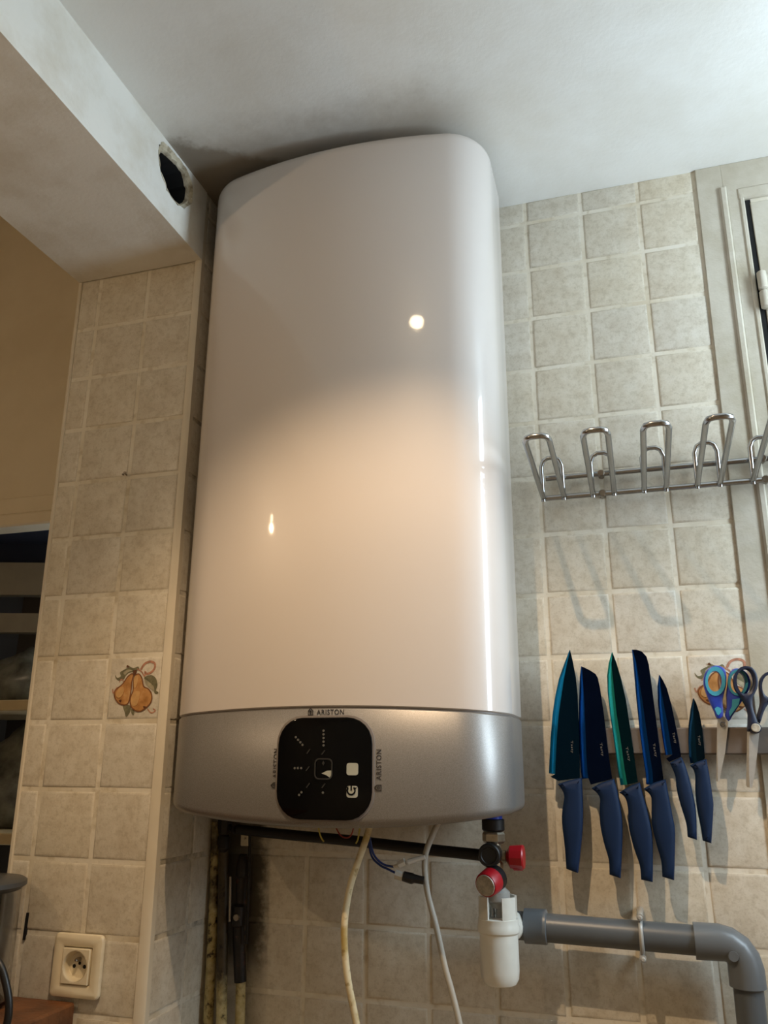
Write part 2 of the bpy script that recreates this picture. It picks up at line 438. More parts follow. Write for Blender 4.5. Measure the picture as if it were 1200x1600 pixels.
def stroke(pts, w, y, n=6):
    P = [Vector(p) for p in pts]
    P3 = smooth_path([(p.x, 0, p.y) for p in P], n); L, Rr = [], []
    for i, p in enumerate(P3):
        t = (P3[min(i + 1, len(P3) - 1)] - P3[max(i - 1, 0)]).normalized(); nn = Vector((-t.z, 0, t.x))
        L.append(p + nn * w / 2); Rr.append(p - nn * w / 2)
    vs = [(q.x, y, q.z) for q in L] + [(q.x, y, q.z) for q in Rr]; k = len(L)
    return Geo().add(vs, [(i, i + 1, k + i + 1, k + i) for i in range(k - 1)])

# ------------------------------------------------------------------ objects
ORG = {}
def mesh_from(name, g, mats, org, smooth=35):
    me = bpy.data.meshes.new(name)
    me.from_pydata([V(*v) - org for v in g.v], [], g.f)
    for m in (mats if isinstance(mats, (list, tuple)) else [mats]): me.materials.append(MATS[m])
    me.polygons.foreach_set('material_index', g.m)
    if smooth:
        me.polygons.foreach_set('use_smooth', [True] * len(g.f))
        me.set_sharp_from_angle(angle=math.radians(smooth))
    me.update(); return me
def obj(name, g, mats, parent=None, smooth=35, kind=None, label=None):
    if parent is not None: org = ORG[parent]
    else:
        xs, ys, zs = zip(*g.v); org = V((min(xs) + max(xs)) / 2, (min(ys) + max(ys)) / 2, min(zs))
    o = bpy.data.objects.new(name, mesh_from(name, g, mats, org, smooth)); COL.objects.link(o)
    if parent is not None: o.parent = parent
    else: o.location = org
    ORG[o] = org
    if kind: o['kind'] = kind
    if label: o['label'] = label
    return o
def tag(o, label, cat, group=None):
    o['label'] = label; o['category'] = cat
    if group: o['group'] = group
    return o
def thing(name, label, cat, loc, group=None):
    o = bpy.data.objects.new(name, None); COL.objects.link(o); o.location = V(*loc); o.empty_display_size = 0.02
    ORG[o] = V(*loc); return tag(o, label, cat, group)
def struct(name, g, mats, parent=None, smooth=0): return obj(name, g, mats, parent, smooth, 'structure')

# ================================================================== SETTING
CEIL = 1.45
PX0, PX1, PY = -8.12, -5.60, -1.95        # pillar: left side, right side, front face
RX = -5.57                                 # face of the pillar's tiled return
struct('floor', box(-32, 9.0, -22.4, 5, -24.3, -24), 'floor_tiles')
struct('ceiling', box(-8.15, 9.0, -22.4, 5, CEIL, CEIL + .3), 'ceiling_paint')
struct('ceiling_left', box(-32.3, -8.15, -22.4, 5, 5.0, 5.3), 'ceiling_paint')
struct('wall_over_beam', box(-8.15, -7.9, -22.4, 5, CEIL + .3, 5.0), 'beige_paint')
wall_back = struct('wall_back', box(PX1 + .02, 9.0, 0.016, 0.9, -24, CEIL), 'grout')
struct('wall_front', Geo().join(box(-8.15, WX + .4, RY - .4, RY, -24, CEIL)).join(box(-32, -8.15, RY - .4, RY, -24, 5.0)), 'cream_wall')
wr = Geo()
wr.join(box(WX, WX + .4, RY, WY0, -24, CEIL)).join(box(WX, WX + .4, WY1, .016, -24, CEIL))
wr.join(box(WX, WX + .4, WY0, WY1, -24, WZ0)).join(box(WX, WX + .4, WY0, WY1, WZ1, CEIL))
struct('wall_right', wr, 'cream_wall')
def frame(n, place, a0, a1, z0, z1):
    t = .3; bars = [(a0, a0 + t, z0, z1), (a1 - t, a1, z0, z1), (a0 + t, a1 - t, z0, z0 + t), (a0 + t, a1 - t, z1 - t, z1)]
    if a1 - a0 > 4: bars.append(((a0 + a1) / 2 - .2, (a0 + a1) / 2 + .2, z0 + t, z1 - t))
    g = Geo()
    for b_ in bars: g.join(place(*b_))
    struct(n, g, 'white_plastic')
frame('window_1', lambda a, b, c, d: box(WX + .05, WX + .3, a, b, c, d), WY0, WY1, WZ0, WZ1)
struct('wall_outer', box(-32.3, -32, -22.4, 5, -24, 5.0), 'beige_paint')

# pillar with its tiled front and return
wall_left = struct('wall_left', box(PX0 + .016, RX - .016, PY + .016, 0.9, -24, CEIL), 'grout')

# ---- tiles, one object each
TILE = {}
def tile_mesh(w, h):
    key = (round(w, 2), round(h, 2))
    if key not in TILE:
        b = 0.035; W, H = w / 2, h / 2
        def r(i, y): return [(-W + i, y, -H + i), (W - i, y, -H + i), (W - i, y, H - i), (-W + i, y, H - i)]
        vs = r(0, .03) + r(0, .012) + r(.012, .004) + r(b, 0)
        fs = [(j * 4 + i, j * 4 + (i + 1) % 4, j * 4 + 4 + (i + 1) % 4, j * 4 + 4 + i) for j in range(3) for i in range(4)] + [(12, 13, 14, 15)]
        g = Geo().add(vs, fs)
        TILE[key] = mesh_from('tile', g, 'tile_glaze', V(0, 0, 0), 50)
    return TILE[key]
def tile(cx, y, cz, w, h, parent, rot=0.0, mat=None):
    me = tile_mesh(w, h)
    o = bpy.data.objects.new('tile', me); COL.objects.link(o); o.parent = parent
    loc = V(cx, y, cz); o.location = loc - ORG[parent]
    j = random.gauss
    o.rotation_euler = (j(0, .0035), j(0, .0025), rot + j(0, .0035))
    ORG[o] = loc
    if mat: o.material_slots[0].link = 'OBJECT'; o.material_slots[0].material = MATS[mat]
    return o
GAP = 0.075
def tile_grid(xs, zs, place):
    for i in range(len(xs) - 1):
        for k in range(len(zs) - 1):
            w, h = xs[i + 1] - xs[i] - GAP, zs[k + 1] - zs[k] - GAP
            if w > .05 and h > .05: place((xs[i] + xs[i + 1]) / 2, (zs[k] + zs[k + 1]) / 2, w, h)
DECOR = {}
zs = list(range(-14, 2)) + [CEIL + .03]
def put_back(cx, cz, w, h):
    o = tile(cx, 0.0, cz, w, h, wall_back, 0.0, 'tile_glaze_sooty' if cx < -4 and cz < -9 else None)
    if abs(cx - 2.47) < .1 and abs(cz + 7.5) < .1: DECOR['right'] = o
tile_grid([-5.60] + list(range(-5, 3)) + [2.96], zs, put_back)
def put_pillar(cx, cz, w, h):
    o = tile(cx, PY, cz, w, h, wall_left)
    if abs(cx + 6.17) < .1 and abs(cz + 7.5) < .1: DECOR['left'] = o
tile_grid([PX0, -7.68, -6.65, -5.68], list(range(-14, 0)) + [0.05], put_pillar)
tile_grid([PY + .02, -1.87, -.87, 0.02], zs, lambda c, z, w, h: tile(RX, c, z, w, h, wall_left, math.radians(90), None))

# printed pears on the two picture tiles
def pear_print(tl, cx, cy, cz, ox, oy, oz):
    def q(X, Y):
        p = on(140 + X / 8.571, 1010 + Y / 8.571, y=PY); return (p[0] - ox + cx, p[2] - oz + cz)
    Y = cy - .004
    def part(name, polys, mat, d=0.0):
        g = Geo()
        for p in polys: g.join(sheet(smooth_poly([q(*a) for a in p], 3), Y - d))
        return obj(name, g, mat, tl, 0)
    L = [(565, 360), (600, 380), (575, 480), (565, 600), (535, 740), (500, 785), (440, 790), (380, 760), (335, 690), (330, 620), (365, 560), (430, 510), (470, 460), (510, 400)]
    R_ = [(640, 365), (680, 370), (715, 430), (735, 530), (790, 560), (835, 620), (845, 700), (820, 770), (760, 830), (690, 875), (620, 870), (560, 820), (540, 740), (555, 660), (580, 590), (585, 480), (600, 410)]
    part('printed_leaves', [[(345, 380), (370, 420), (420, 400), (410, 350), (470, 310), (520, 290), (600, 320), (610, 340), (540, 350), (490, 390), (460, 440), (400, 460), (355, 430)],
          [(510, 250), (560, 280), (600, 290), (650, 270), (665, 310), (600, 330), (540, 300)],
          [(740, 410), (830, 385), (890, 430), (910, 520), (890, 590), (920, 612), (905, 640), (870, 625), (850, 540), (800, 490), (745, 450)],
          [(450, 790), (540, 790), (545, 870), (490, 945), (470, 880)], [(555, 840), (600, 865), (585, 925), (560, 890)]], 'pear_leaf')
    part('printed_leaf_light', [[(740, 440), (800, 480), (860, 540), (865, 600), (820, 570), (760, 510)], [(455, 350), (520, 310), (580, 325), (520, 345), (480, 380)]], 'pear_leaf_pale', .002)
    rb = Geo()
    for pts, w in (([(690, 310), (740, 235), (815, 205), (875, 230), (872, 295), (830, 345), (770, 370), (748, 345)], 34), ([(640, 300), (700, 340), (740, 400), (745, 330)], 20),
                   ([(310, 570), (318, 625), (345, 585), (375, 545)], 18), ([(775, 835), (825, 890), (880, 862), (850, 835)], 18), ([(400, 480), (430, 440), (460, 470)], 14)):
        rb.join(stroke([q(*a) for a in pts], w / 8.571 * .0087, Y - .001))
    obj('printed_ribbon', rb, 'pear_ribbon', tl, 0)
    def pear(poly, d):
        P = ccw(smooth_poly([q(*a) for a in poly], 3)); g = Geo()
        n = len(P); I = inset(P, .02)
        g.add([(a[0], Y - d, a[1]) for a in P] + [(a[0], Y - d, a[1]) for a in I], [(i, (i + 1) % n, n + (i + 1) % n, n + i) for i in range(n)], 1)
        g.join(sheet(I, Y - d), 0)
        obj('printed_pear', g, ['pear_print', 'pear_rim'], tl, 0)
    pear(L, .004); pear(R_, .007)
    part('printed_highlight', [[(360, 640), (400, 560), (450, 545), (470, 590), (440, 660), (390, 690)], [(555, 740), (580, 640), (630, 600), (680, 610), (670, 690), (640, 780), (590, 800)], [(600, 440), (630, 390), (655, 420), (640, 510), (605, 560)]], 'pear_light', .012)
    part('printed_stem', [[(590, 330), (640, 320), (625, 375), (600, 385)], [(500, 270), (520, 250), (530, 285)], [(395, 725), (430, 715), (420, 750)], [(720, 800), (770, 810), (735, 835)]], 'stem_brown', .009)
for side, c in (('left', (-6.165, PY, -7.5)), ('right', (2.48, 0.0, -7.5))):
    tl = DECOR[side]; tl['label'] = 'picture tile with two printed pears'
    pear_print(tl, c[0], c[1], c[2], -6.165, PY, -7.5)

# white corner profile between pillar front and return, slightly out of plumb
g = Geo()
secs = []
for z, x0, x1 in ((CEIL, -5.70, -5.59), (0.0, -5.70, -5.575), (-5, -5.69, -5.56), (-9, -5.70, -5.545), (-14, -5.69, -5.50)):
    secs.append([(x0, PY - .012, z), (x0 + .01, PY - .03, z), (x1 - .04, PY - .03, z), (x1, PY + .0, z), (x1, PY + .10, z), (x0, PY + .10, z)])
vs = [p for s in secs for p in s]
fs = [(j * 6 + i, j * 6 + (i + 1) % 6, j * 6 + 6 + (i + 1) % 6, j * 6 + 6 + i) for j in range(4) for i in range(6)] + [tuple(range(6)), tuple(reversed(range(24, 30)))]
g.add(vs, fs); struct('trim_1', g, 'trim_plastic', None, 40)
struct('trim_2', slab([(-8.16, 0.02), (-8.09, 0.02), (-7.98, -14), (-8.05, -14)], PY + .1, PY - .02, .015), 'trim_plastic', None, 40)

# boxed beam with the broken-out flue hole in its right side
HOLE = [(-3.39, 1.22), (-3.25, 1.25), (-2.98, 1.32), (-2.74, 1.33), (-2.53, 1.10), (-2.54, .88), (-2.69, .68), (-2.90, .61), (-3.13, .70), (-3.33, .86), (-3.45, 1.04)]
RIM = [(-3.44, 1.34), (-3.22, 1.39), (-2.95, 1.40), (-2.68, 1.40), (-2.46, 1.20), (-2.43, .90), (-2.66, .58), (-2.95, .50), (-3.22, .56), (-3.44, .74), (-3.56, .98), (-3.55, 1.2)]
random.seed(3)
def ragged(p, amp):
    out = []
    for i in range(len(p)):
        a, b = Vector(p[i]), Vector(p[(i + 1) % len(p)])
        for k in range(4): q = a.lerp(b, k / 4); out.append((q.x + random.uniform(-amp, amp), q.y + random.uniform(-amp, amp)))
    return out
RIMJ = ragged(RIM, .018); HOLEJ = ragged(HOLE, .022)
bm = Geo()
BX0, BX1, BY0, BY1, BZ = -8.15, RX, -21.98, PY - .01, 0.02
rect = [(BY0, BZ), (BY1, BZ), (BY1, CEIL), (BY0, CEIL)]
side = slab(rect, 0.0, -.08, 0, [RIMJ])          # drawn in (y, z), turned to face +x
bm.add([(BX1 - .08 - v[1] - .0, v[0], v[2]) for v in side.v], [tuple(reversed(f)) for f in side.f])
bm.join(box(BX0, BX1 - .08, BY0, BY1, BZ, BZ + .12)); bm.join(box(BX0, BX0 + .15, BY0, BY1, BZ + .12, CEIL)); bm.join(box(BX0 + .15, BX1 - .08, BY1 - .1, BY1, BZ + .12, CEIL))
beam = struct('ceiling_beam', bm, 'beam_paint')
rim = Geo(); nR = 44
def resample(p, n):
    L = [Vector(q) for q in p]; d = [0]
    for i in range(len(L)): d.append(d[-1] + (L[(i + 1) % len(L)] - L[i]).length)
    out = []
    for k in range(n):
        s = d[-1] * k / n; i = max(j for j in range(len(L)) if d[j] <= s); out.append(L[i].lerp(L[(i + 1) % len(L)], (s - d[i]) / max(1e-9, d[i + 1] - d[i])))
    return out
A = resample(RIMJ, nR); B_ = resample(HOLEJ, nR)
k0 = min(range(nR), key=lambda k: (B_[k] - A[0]).length); B_ = B_[k0:] + B_[:k0]
rings = [[(BX1 + .004, a.x, a.y) for a in A], [(BX1 - .05 + random.uniform(-.02, .02), a.lerp(b, .35).x, a.lerp(b, .35).y) for a, b in zip(A, B_)],
         [(BX1 - .03 + random.uniform(-.03, .01), a.lerp(b, .75).x, a.lerp(b, .75).y) for a, b in zip(A, B_)], [(BX1 - .09, b.x, b.y) for b in B_], [(BX1 - .7, b.x, b.y) for b in B_]]
rim.add([p for r in rings for p in r], [(j * nR + i, j * nR + (i + 1) % nR, j * nR + nR + (i + 1) % nR, j * nR + nR + i) for j in range(4) for i in range(nR)])
for i in range(len(rim.f)): rim.m[i] = 1 if i >= 3 * nR else 0
rim.add(rings[4], [tuple(range(nR))], 1)
obj('broken_plaster_edge', rim, ['plaster', 'dark_void'], beam, 40)

# ---- far room seen past the pillar
FY = 0.5
struct('wall_far', Geo().join(box(-32, PX0 + .03, FY, FY + .3, -3.55, 5.0)).join(box(-32, -14, FY, FY + .3, -24, -3.55)), 'beige_paint')
struct('trim_3', Geo().join(box(-14.2, PX0 + .03, FY - .14, FY, -3.62, -3.24, .03)).join(box(-14.2, PX0 + .03, FY - .22, FY + .3, -3.9, -3.62, .04)), 'beige_paint', None, 40)
cup = thing('built_in_cupboard', 'open cupboard with cream shelves in the room behind the pillar', 'cupboard', (-11, 2.5, -24))
obj('back_panel', Geo().join(box(-14, PX0 + .0, 4.4, 4.6, -24, -3.55)), 'closet_dark', cup)
obj('side_panel', box(-14.1, -14, FY + .3, 4.6, -24, -3.55), 'closet_dark', cup)
obj('top_panel', box(-14, PX0, FY + .3, 4.4, -3.7, -3.55), 'navy_board', cup)
def skew_board(z0, z1, y):      # cross rails run slightly out of square
    s = .32
    xs0, xs1 = -14, PX0
    v = [(x, y + (x + 11) * s + dy, z) for z in (z0, z1) for dy in (0, .3) for x in (xs0 + 1.2, xs1)]
    return Geo().add(v, [(0, 2, 3, 1), (4, 5, 7, 6), (0, 1, 5, 4), (2, 6, 7, 3), (0, 4, 6, 2), (1, 3, 7, 5)])
obj('rail', skew_board(-5.0, -4.25, 2.2), 'shelf_grey', cup)
obj('rail', skew_board(-5.85, -5.42, 2.2), 'shelf_grey', cup)
obj('backboard_strip', skew_board(-4.25, -3.7, 2.6), 'navy_board', cup)
for z in (-7.62, -10.16): obj('shelf', box(-14, PX0, 1.0, 4.4, z, z + .22, .02), 'shelf_cream', cup)
def bag(name, cx, cy, z0, w, h, label):
    random.seed(int(abs(z0) * 10)); vs, fs = [], []; n, m = 18, 9
    for j in range(m):
        tt = j / (m - 1); rr = (math.sin(math.pi * min(1, tt * .75 + .22))) ** .6 * (1 - .55 * tt ** 3)
        for i in range(n):
            a = 2 * math.pi * i / n; wob = 1 + .16 * math.sin(5 * a + j * 1.3) * tt + random.uniform(-.07, .07)
            vs.append((cx + math.cos(a) * w * rr * wob, cy + math.sin(a) * w * .8 * rr * wob, z0 + h * tt + random.uniform(-.05, .05) * tt))
    fs = [(j * n + i, j * n + (i + 1) % n, j * n + n + (i + 1) % n, j * n + n + i) for j in range(m - 1) for i in range(n)]
    fs += [tuple(reversed(range(n))), tuple(range((m - 1) * n, m * n))]
    return tag(obj(name, Geo().add(vs, fs), 'plastic_film', None, 80), label, 'bag', 'plastic bags in the cupboard')
bag('plastic_bag', -11.85, 2.5, -7.39, 1.3, 1.25, 'crumpled clear plastic bag on the upper cream cupboard shelf')
bag('plastic_bag', -11.55, 2.5, -9.93, 1.25, 2.2, 'bulging clear plastic bag on the lower cream cupboard shelf')

# ---- painted cupboard door at the right edge
DZ = -24
door = thing('door_1', 'cream painted door in a moulded frame beside the tiles', 'door', (5.5, -.05, DZ)); door['kind'] = 'structure'
del door['category']
def lean(x0, x1): return lambda z: (x0 + (x1 - x0) * (1.4 - z) / 8.3)
def strip(xa, xb, y0, y1, zt, bev=.02):     # upright board; xa, xb = (x at the ceiling, x at z = -6.9)
    L, R2 = lean(*xa), lean(*xb)
    return slab([(L(zt), zt), (R2(zt), zt), (R2(-12), -12), (R2(-12), DZ), (L(-12), DZ), (L(-12), -12)], y0, y1, bev)
obj('jamb', strip((2.99, 2.89), (3.42, 3.34), .02, -.035, CEIL, .012), 'door_paint', door)
obj('jamb_moulding', strip((3.34, 3.28), (3.46, 3.40), .02, -.085, .98, .03), 'door_paint', door)
obj('jamb', strip((3.46, 3.40), (3.66, 3.62), .02, -.03, .94, .01), 'door_paint', door)
obj('jamb_bead', strip((3.64, 3.60), (3.72, 3.68), .02, -.055, .80, .02), 'door_paint', door)
obj('head_board', slab([(3.40, .90), (8.2, .90), (8.2, CEIL), (3.40, CEIL)], .02, -.037, .012), 'door_paint', door)
obj('head_moulding', slab([(3.62, .68), (8.0, .68), (8.0, .90), (3.62, .90)], .02, -.05, .02), 'door_paint', door)
obj('jamb', slab([(7.75, .9), (8.2, .9), (8.2, DZ), (7.75, DZ)], .02, -.036, .01), 'door_paint', door)
leaf = obj('door_leaf', slab([(3.80, .60), (7.7, .60), (7.7, DZ + .05), (3.80, DZ + .05)], .02, -.02, .01), 'door_paint', door)
obj('shadow_gap', slab([(3.70, .67), (3.81, .67), (3.81, DZ), (3.70, DZ)], .02, .0), 'dark_void', door, 0)
hg = Geo()
for a, b in ((-.82, -1.16), (-1.18, -1.50)):
    hg.join(lathe((3.79, -.12, b), (0, 0, 1), [(0, .05), (.02, .075), (a - b - .02, .075), (a - b, .05)], 12))
hg.join(box(3.8, 4.0, -.075, -.05, -1.48, -.86))
obj('hinge', hg, 'door_paint', door, 40)

# ================================================================== WATER HEATER
HC, HW, HD, RF, RC = -2.83, 2.48, -2.74, 8.8, .78
def front_y(u): return HD + RF - math.sqrt(RF * RF - u * u)
cu = HW - RC; cyc = HD + RF - math.sqrt((RF - RC) ** 2 - cu * cu); tht = math.atan2(cu, (HD + RF - cyc))
def profile():
    half = []
    xt = RF * math.sin(tht)
    for i in range(13): u = xt * i / 12; half.append((u, front_y(u)))
    for i in range(1, 13):
        a = tht + (math.pi / 2 - tht) * i / 12; half.append((cu + RC * math.sin(a), cyc - RC * math.cos(a)))
    yb = -1.02; r2 = .9
    for i in range(1, 9):
        a = math.pi / 2 * i / 8; half.append((HW - r2 * (1 - math.cos(a)), yb + r2 * math.sin(a)))
    half.append((.8, yb + r2))
    L = [(-u, y) for u, y in reversed(half[1:])]
    return L + half                    # open at the back, closes with a straight edge
PR = profile(); NP = len(PR)
def normals(p):
    out = []
    for i in range(len(p)):
        a, b = Vector(p[i - 1]), Vector(p[(i + 1) % len(p)]); t_ = (b - a).normalized(); out.append(Vector((t_.y, -t_.x)))
    return out
NR = normals(PR)
def zbot(u): return -9.40 + .17 * (u / HW) ** 2
def zband(u): return -7.885 - .09 * (u / HW) ** 2
ZT, FR = 1.25, .26
def shell(levels):
    """levels: list of (inset, function u -> z)"""
    g = Geo()
    for ins, fz in levels:
        for (u, y), n in zip(PR, NR): g.v.append((HC + u - n.x * ins, y - n.y * ins, fz(u)))
    for j in range(len(levels) - 1):
        for i in range(NP):
            k = (i + 1) % NP; g.f.append((j * NP + i, j * NP + k, j * NP + NP + k, j * NP + NP + i)); g.m.append(0)
    g.f.append(tuple(reversed(range(NP)))); g.m.append(0); g.f.append(tuple(range((len(levels) - 1) * NP, len(levels) * NP))); g.m.append(0)
    return g
heater = thing('water_heater', 'tall white wall-hung water heater with silver lower band', 'water heater', (HC, -1.4, -9.4))
lv = [(.03, zband), (.0, lambda u: zband(u) + .02)]
for i in range(1, 8): tt = i / 8; lv.append((0, lambda u, tt=tt: zband(u) + (ZT - FR - zband(u)) * tt))
for i in range(0, 9): a = math.pi / 2 * i / 8; lv.append((FR * (1 - math.cos(a)), lambda u, a=a: ZT - FR + FR * math.sin(a)))
obj('casing', shell(lv), 'white_enamel', heater, 50)
bv = []
for i in range(0, 5): a = math.pi / 2 * (1 - i / 4); bv.append((.12 * (1 - math.cos(a)), lambda u, a=a: zbot(u) + .12 - .12 * math.sin(a)))
bv += [(0, lambda u: zband(u) - .035), (.02, lambda u: zband(u) - .015)]
obj('lower_band', shell(bv), 'silver_paint', heater, 50)
obj('joint', shell([(.025, lambda u: zband(u) - .02), (.025, lambda u: zband(u) + .01)]), 'groove', heater, 50)
# control panel: rounded square of black glass following the curve of the front
def surf(x, out): return front_y(x - HC) - out
def hp(px, py): p = on(px, py, y=HD + .02); return (p[0], p[2])
c0, c1 = hp(438, 1122), hp(581, 1283)
PCX, PCZ, PWX, PWZ = (c0[0] + c1[0]) / 2, (c0[1] + c1[1]) / 2, (c1[0] - c0[0]) / 2, (c0[1] - c1[1]) / 2
def rrect(cx, cz, hx, hz, r, n=6):
    out = []
    for sx, sz, a0 in ((1, 1, 0), (-1, 1, 90), (-1, -1, 180), (1, -1, 270)):
        for i in range(n + 1):
            a = math.radians(a0 + 90 * i / n); out.append((cx + sx * (hx - r) + r * math.cos(a), cz + sz * (hz - r) + r * math.sin(a)))
    return out
def on_front(g, out):      # lays flat (x, z) geometry onto the curved front; v.y is extra stand-off
    return [(x, surf(x, out) + y, z) for x, y, z in g.v]
def pad(poly, th, out, bev):
    P = ccw(poly); n = len(P); rings = [(0, .02), (0, -th + bev), (bev * .3, -th + bev * .3), (bev, -th)]
    g = Geo()
    for i, y in rings: g.v += [(q[0], y, q[1]) for q in (inset(P, i) if i else P)]
    for j in range(3):
        for k in range(n): g.f.append((j * n + k, j * n + (k + 1) % n, j * n + n + (k + 1) % n, j * n + n + k)); g.m.append(0)
    # graded face strips so that it bends with the front
    I = inset(P, bev); o = len(g.v) - n
    g.f.append(tuple(range(o, o + n))); g.m.append(0)
    g.v = on_front(g, out); return g
obj('panel_bezel', pad(rrect(PCX, PCZ, PWX + .03, PWZ + .03, .36), .012, 0, .01), 'groove', heater, 30)
panel = obj('control_panel', pad(rrect(PCX, PCZ, PWX, PWZ, .34), .035, 0, .015), 'black_glass', heater, 30)
def disc(cx, cz, r, n=8, sx=1.0): return [(cx + r * sx * math.cos(2 * math.pi * i / n), cz + r * math.sin(2 * math.pi * i / n)) for i in range(n)]
def cz_(X, Y): return hp(420 + X / 6, 1080 + Y / 6)
OUT = .037
def mark(name, poly, mat, extra=0.0):
    g = sheet(poly, 0); g.v = [(x, surf(x, OUT + extra) + y - .004, z) for x, y, z in g.v]; return obj(name, g, mat, panel, 0)
for X, Y in [(528, 372), (528, 406), (528, 440), (528, 474), (528, 508), (268, 432), (290, 457), (311, 480), (331, 504), (258, 721), (288, 721), (319, 721), (300, 971), (322, 946), (522, 950)]:
    mark('indicator_dot', disc(*cz_(X, Y), .016), 'panel_mark')
for X, Y in ((525, 575), (387, 565), (380, 725), (383, 882), (527, 885)):
    a = cz_(X, Y); mark('level_mark', [(a[0] - .03, a[1] - .025), (a[0] - .015, a[1] - .03), (a[0] + .03, a[1] + .025), (a[0] + .015, a[1] + .03)], 'panel_dim')
a, b = cz_(446, 628), cz_(608, 828); cx, cz, hx, hz = (a[0] + b[0]) / 2, (a[1] + b[1]) / 2, (b[0] - a[0]) / 2, (a[1] - b[1]) / 2
g = slab(rrect(cx, cz, hx, hz, .06, 4), .004, 0, 0, [rrect(cx, cz, hx - .016, hz - .016, .05, 4)]); g.v = [(x, surf(x, OUT) + y - .004, z) for x, y, z in g.v]
obj('display_frame', g, 'panel_dim', panel, 0)
mark('display_reflection', [cz_(510, 770), cz_(560, 745), cz_(606, 742), cz_(604, 800), cz_(592, 816), cz_(560, 790)], 'panel_button')  # reflection in the display glass, drawn as a pale patch
mark('display_diamond', [cz_(526, 652), cz_(538, 675), cz_(526, 698), cz_(514, 675)], 'panel_dim')
a, b = cz_(742, 672), cz_(846, 788); mark('touch_button', rrect((a[0] + b[0]) / 2, (a[1] + b[1]) / 2, (b[0] - a[0]) / 2, (a[1] - b[1]) / 2, .03, 3), 'panel_button')
a, b = cz_(742, 886), cz_(842, 998); mark('touch_button', rrect((a[0] + b[0]) / 2, (a[1] + b[1]) / 2, (b[0] - a[0]) / 2, (a[1] - b[1]) / 2, .03, 3), 'panel_button')
c = cz_(784, 930); ring_ = Geo()
arc = [(c[0] + .05 * math.sin(math.radians(t_)), c[1] + .05 * math.cos(math.radians(t_))) for t_ in range(38, 323, 15)]
ring_.join(stroke(arc, .02, 0, 2)); ring_.join(stroke([(c[0], c[1] + .07), (c[0], c[1])], .02, 0, 2))
ring_.join(sheet([cz_(744, 900), cz_(760, 890), cz_(750, 945)], 0)); ring_.join(sheet([cz_(812, 905), cz_(838, 900), cz_(815, 925)], 0))
ring_.v = [(x, surf(x, OUT + .006) + y - .004, z) for x, y, z in ring_.v]
obj('power_symbol', ring_, 'black_glass', panel, 0)

# lettering and house emblem on the silver band
_txt = {}
def text_geo(s):
    if s not in _txt:
        cu_ = bpy.data.curves.new('lettering', 'FONT'); cu_.body = s; cu_.size = 1.0; cu_.space_character = 1.15; cu_.offset = 0.012; cu_.resolution_u = 4
        o = bpy.data.objects.new('lettering', cu_); COL.objects.link(o); bpy.context.view_layer.update()
        dg = bpy.context.evaluated_depsgraph_get(); me = bpy.data.meshes.new_from_object(o.evaluated_get(dg))
        v = [(w.co.x, w.co.y) for w in me.vertices]; f = [tuple(p.vertices) for p in me.polygons]
        bpy.data.objects.remove(o, do_unlink=True); bpy.data.meshes.remove(me)
        x0, x1 = min(p[0] for p in v), max(p[0] for p in v); y0, y1 = min(p[1] for p in v), max(p[1] for p in v)
        _txt[s] = ([((p[0] - x0) / (x1 - x0) - .5, (p[1] - y0) / (y1 - y0) - .5) for p in v], f)
    return _txt[s]
def lettering(cx, cz, w, h, rot, name, place, mat, parent, s):
    v, f = text_geo(s); ca, sa = math.cos(rot), math.sin(rot)
    g = Geo().add([(cx + p[0] * w * ca - p[1] * h * sa, 0, cz + p[0] * w * sa + p[1] * h * ca) for p in v], f)
    g.v = [place(*q) for q in g.v]; return obj(name, g, mat, parent, 0)
def emblem(cx, cz, s, rot, parent):
    ca, sa = math.cos(rot), math.sin(rot)
    def r(p): return (cx + (p[0] * ca - p[1] * sa) * s, cz + (p[0] * sa + p[1] * ca) * s)
    out = [(-.5, -.6), (.5, -.6), (.5, .2), (0, .75), (-.5, .2)]
    g = slab([r(p) for p in out], .004, 0, 0, [[r((p[0] * .72, p[1] * .72 - .02)) for p in out]])
    g.join(slab([r(p) for p in ((-.2, -.3), (.2, -.3), (.2, .08), (0, .25), (-.2, .08))], .004, 0, 0, [[r(p) for p in ((-.08, -.2), (.08, -.2), (.08, .0), (0, .08), (-.08, .0))]]))
    g.v = [(x, surf(x, .008) + y - .002, z) for x, y, z in g.v]; obj('house_emblem', g, 'print_black', parent, 0)
def on_band(x, y, z): return (x, surf(x, .007), z)
a, b = hp(496, 1113), hp(538, 1113); lettering((a[0] + b[0]) / 2, a[1], b[0] - a[0], .068, 0, 'lettering', on_band, 'print_black', heater, 'ARISTON')
e = hp(486.5, 1112.5); emblem(e[0], e[1], .075, 0, heater)
a, b = hp(430.5, 1216), hp(431.5, 1170); lettering((a[0] + b[0]) / 2, (a[1] + b[1]) / 2, abs(b[1] - a[1]), .068, math.pi / 2, 'lettering', on_band, 'print_black', heater, 'ARISTON')
e = hp(429, 1227); emblem(e[0], e[1], .075, math.pi / 2, heater)
a, b = hp(591.5, 1219), hp(591, 1171); lettering((a[0] + b[0]) / 2, (a[1] + b[1]) / 2, abs(b[1] - a[1]), .068, math.pi / 2, 'lettering', on_band, 'print_black', heater, 'ARISTON')
e = hp(590, 1231); emblem(e[0], e[1], .075, math.pi / 2, heater)

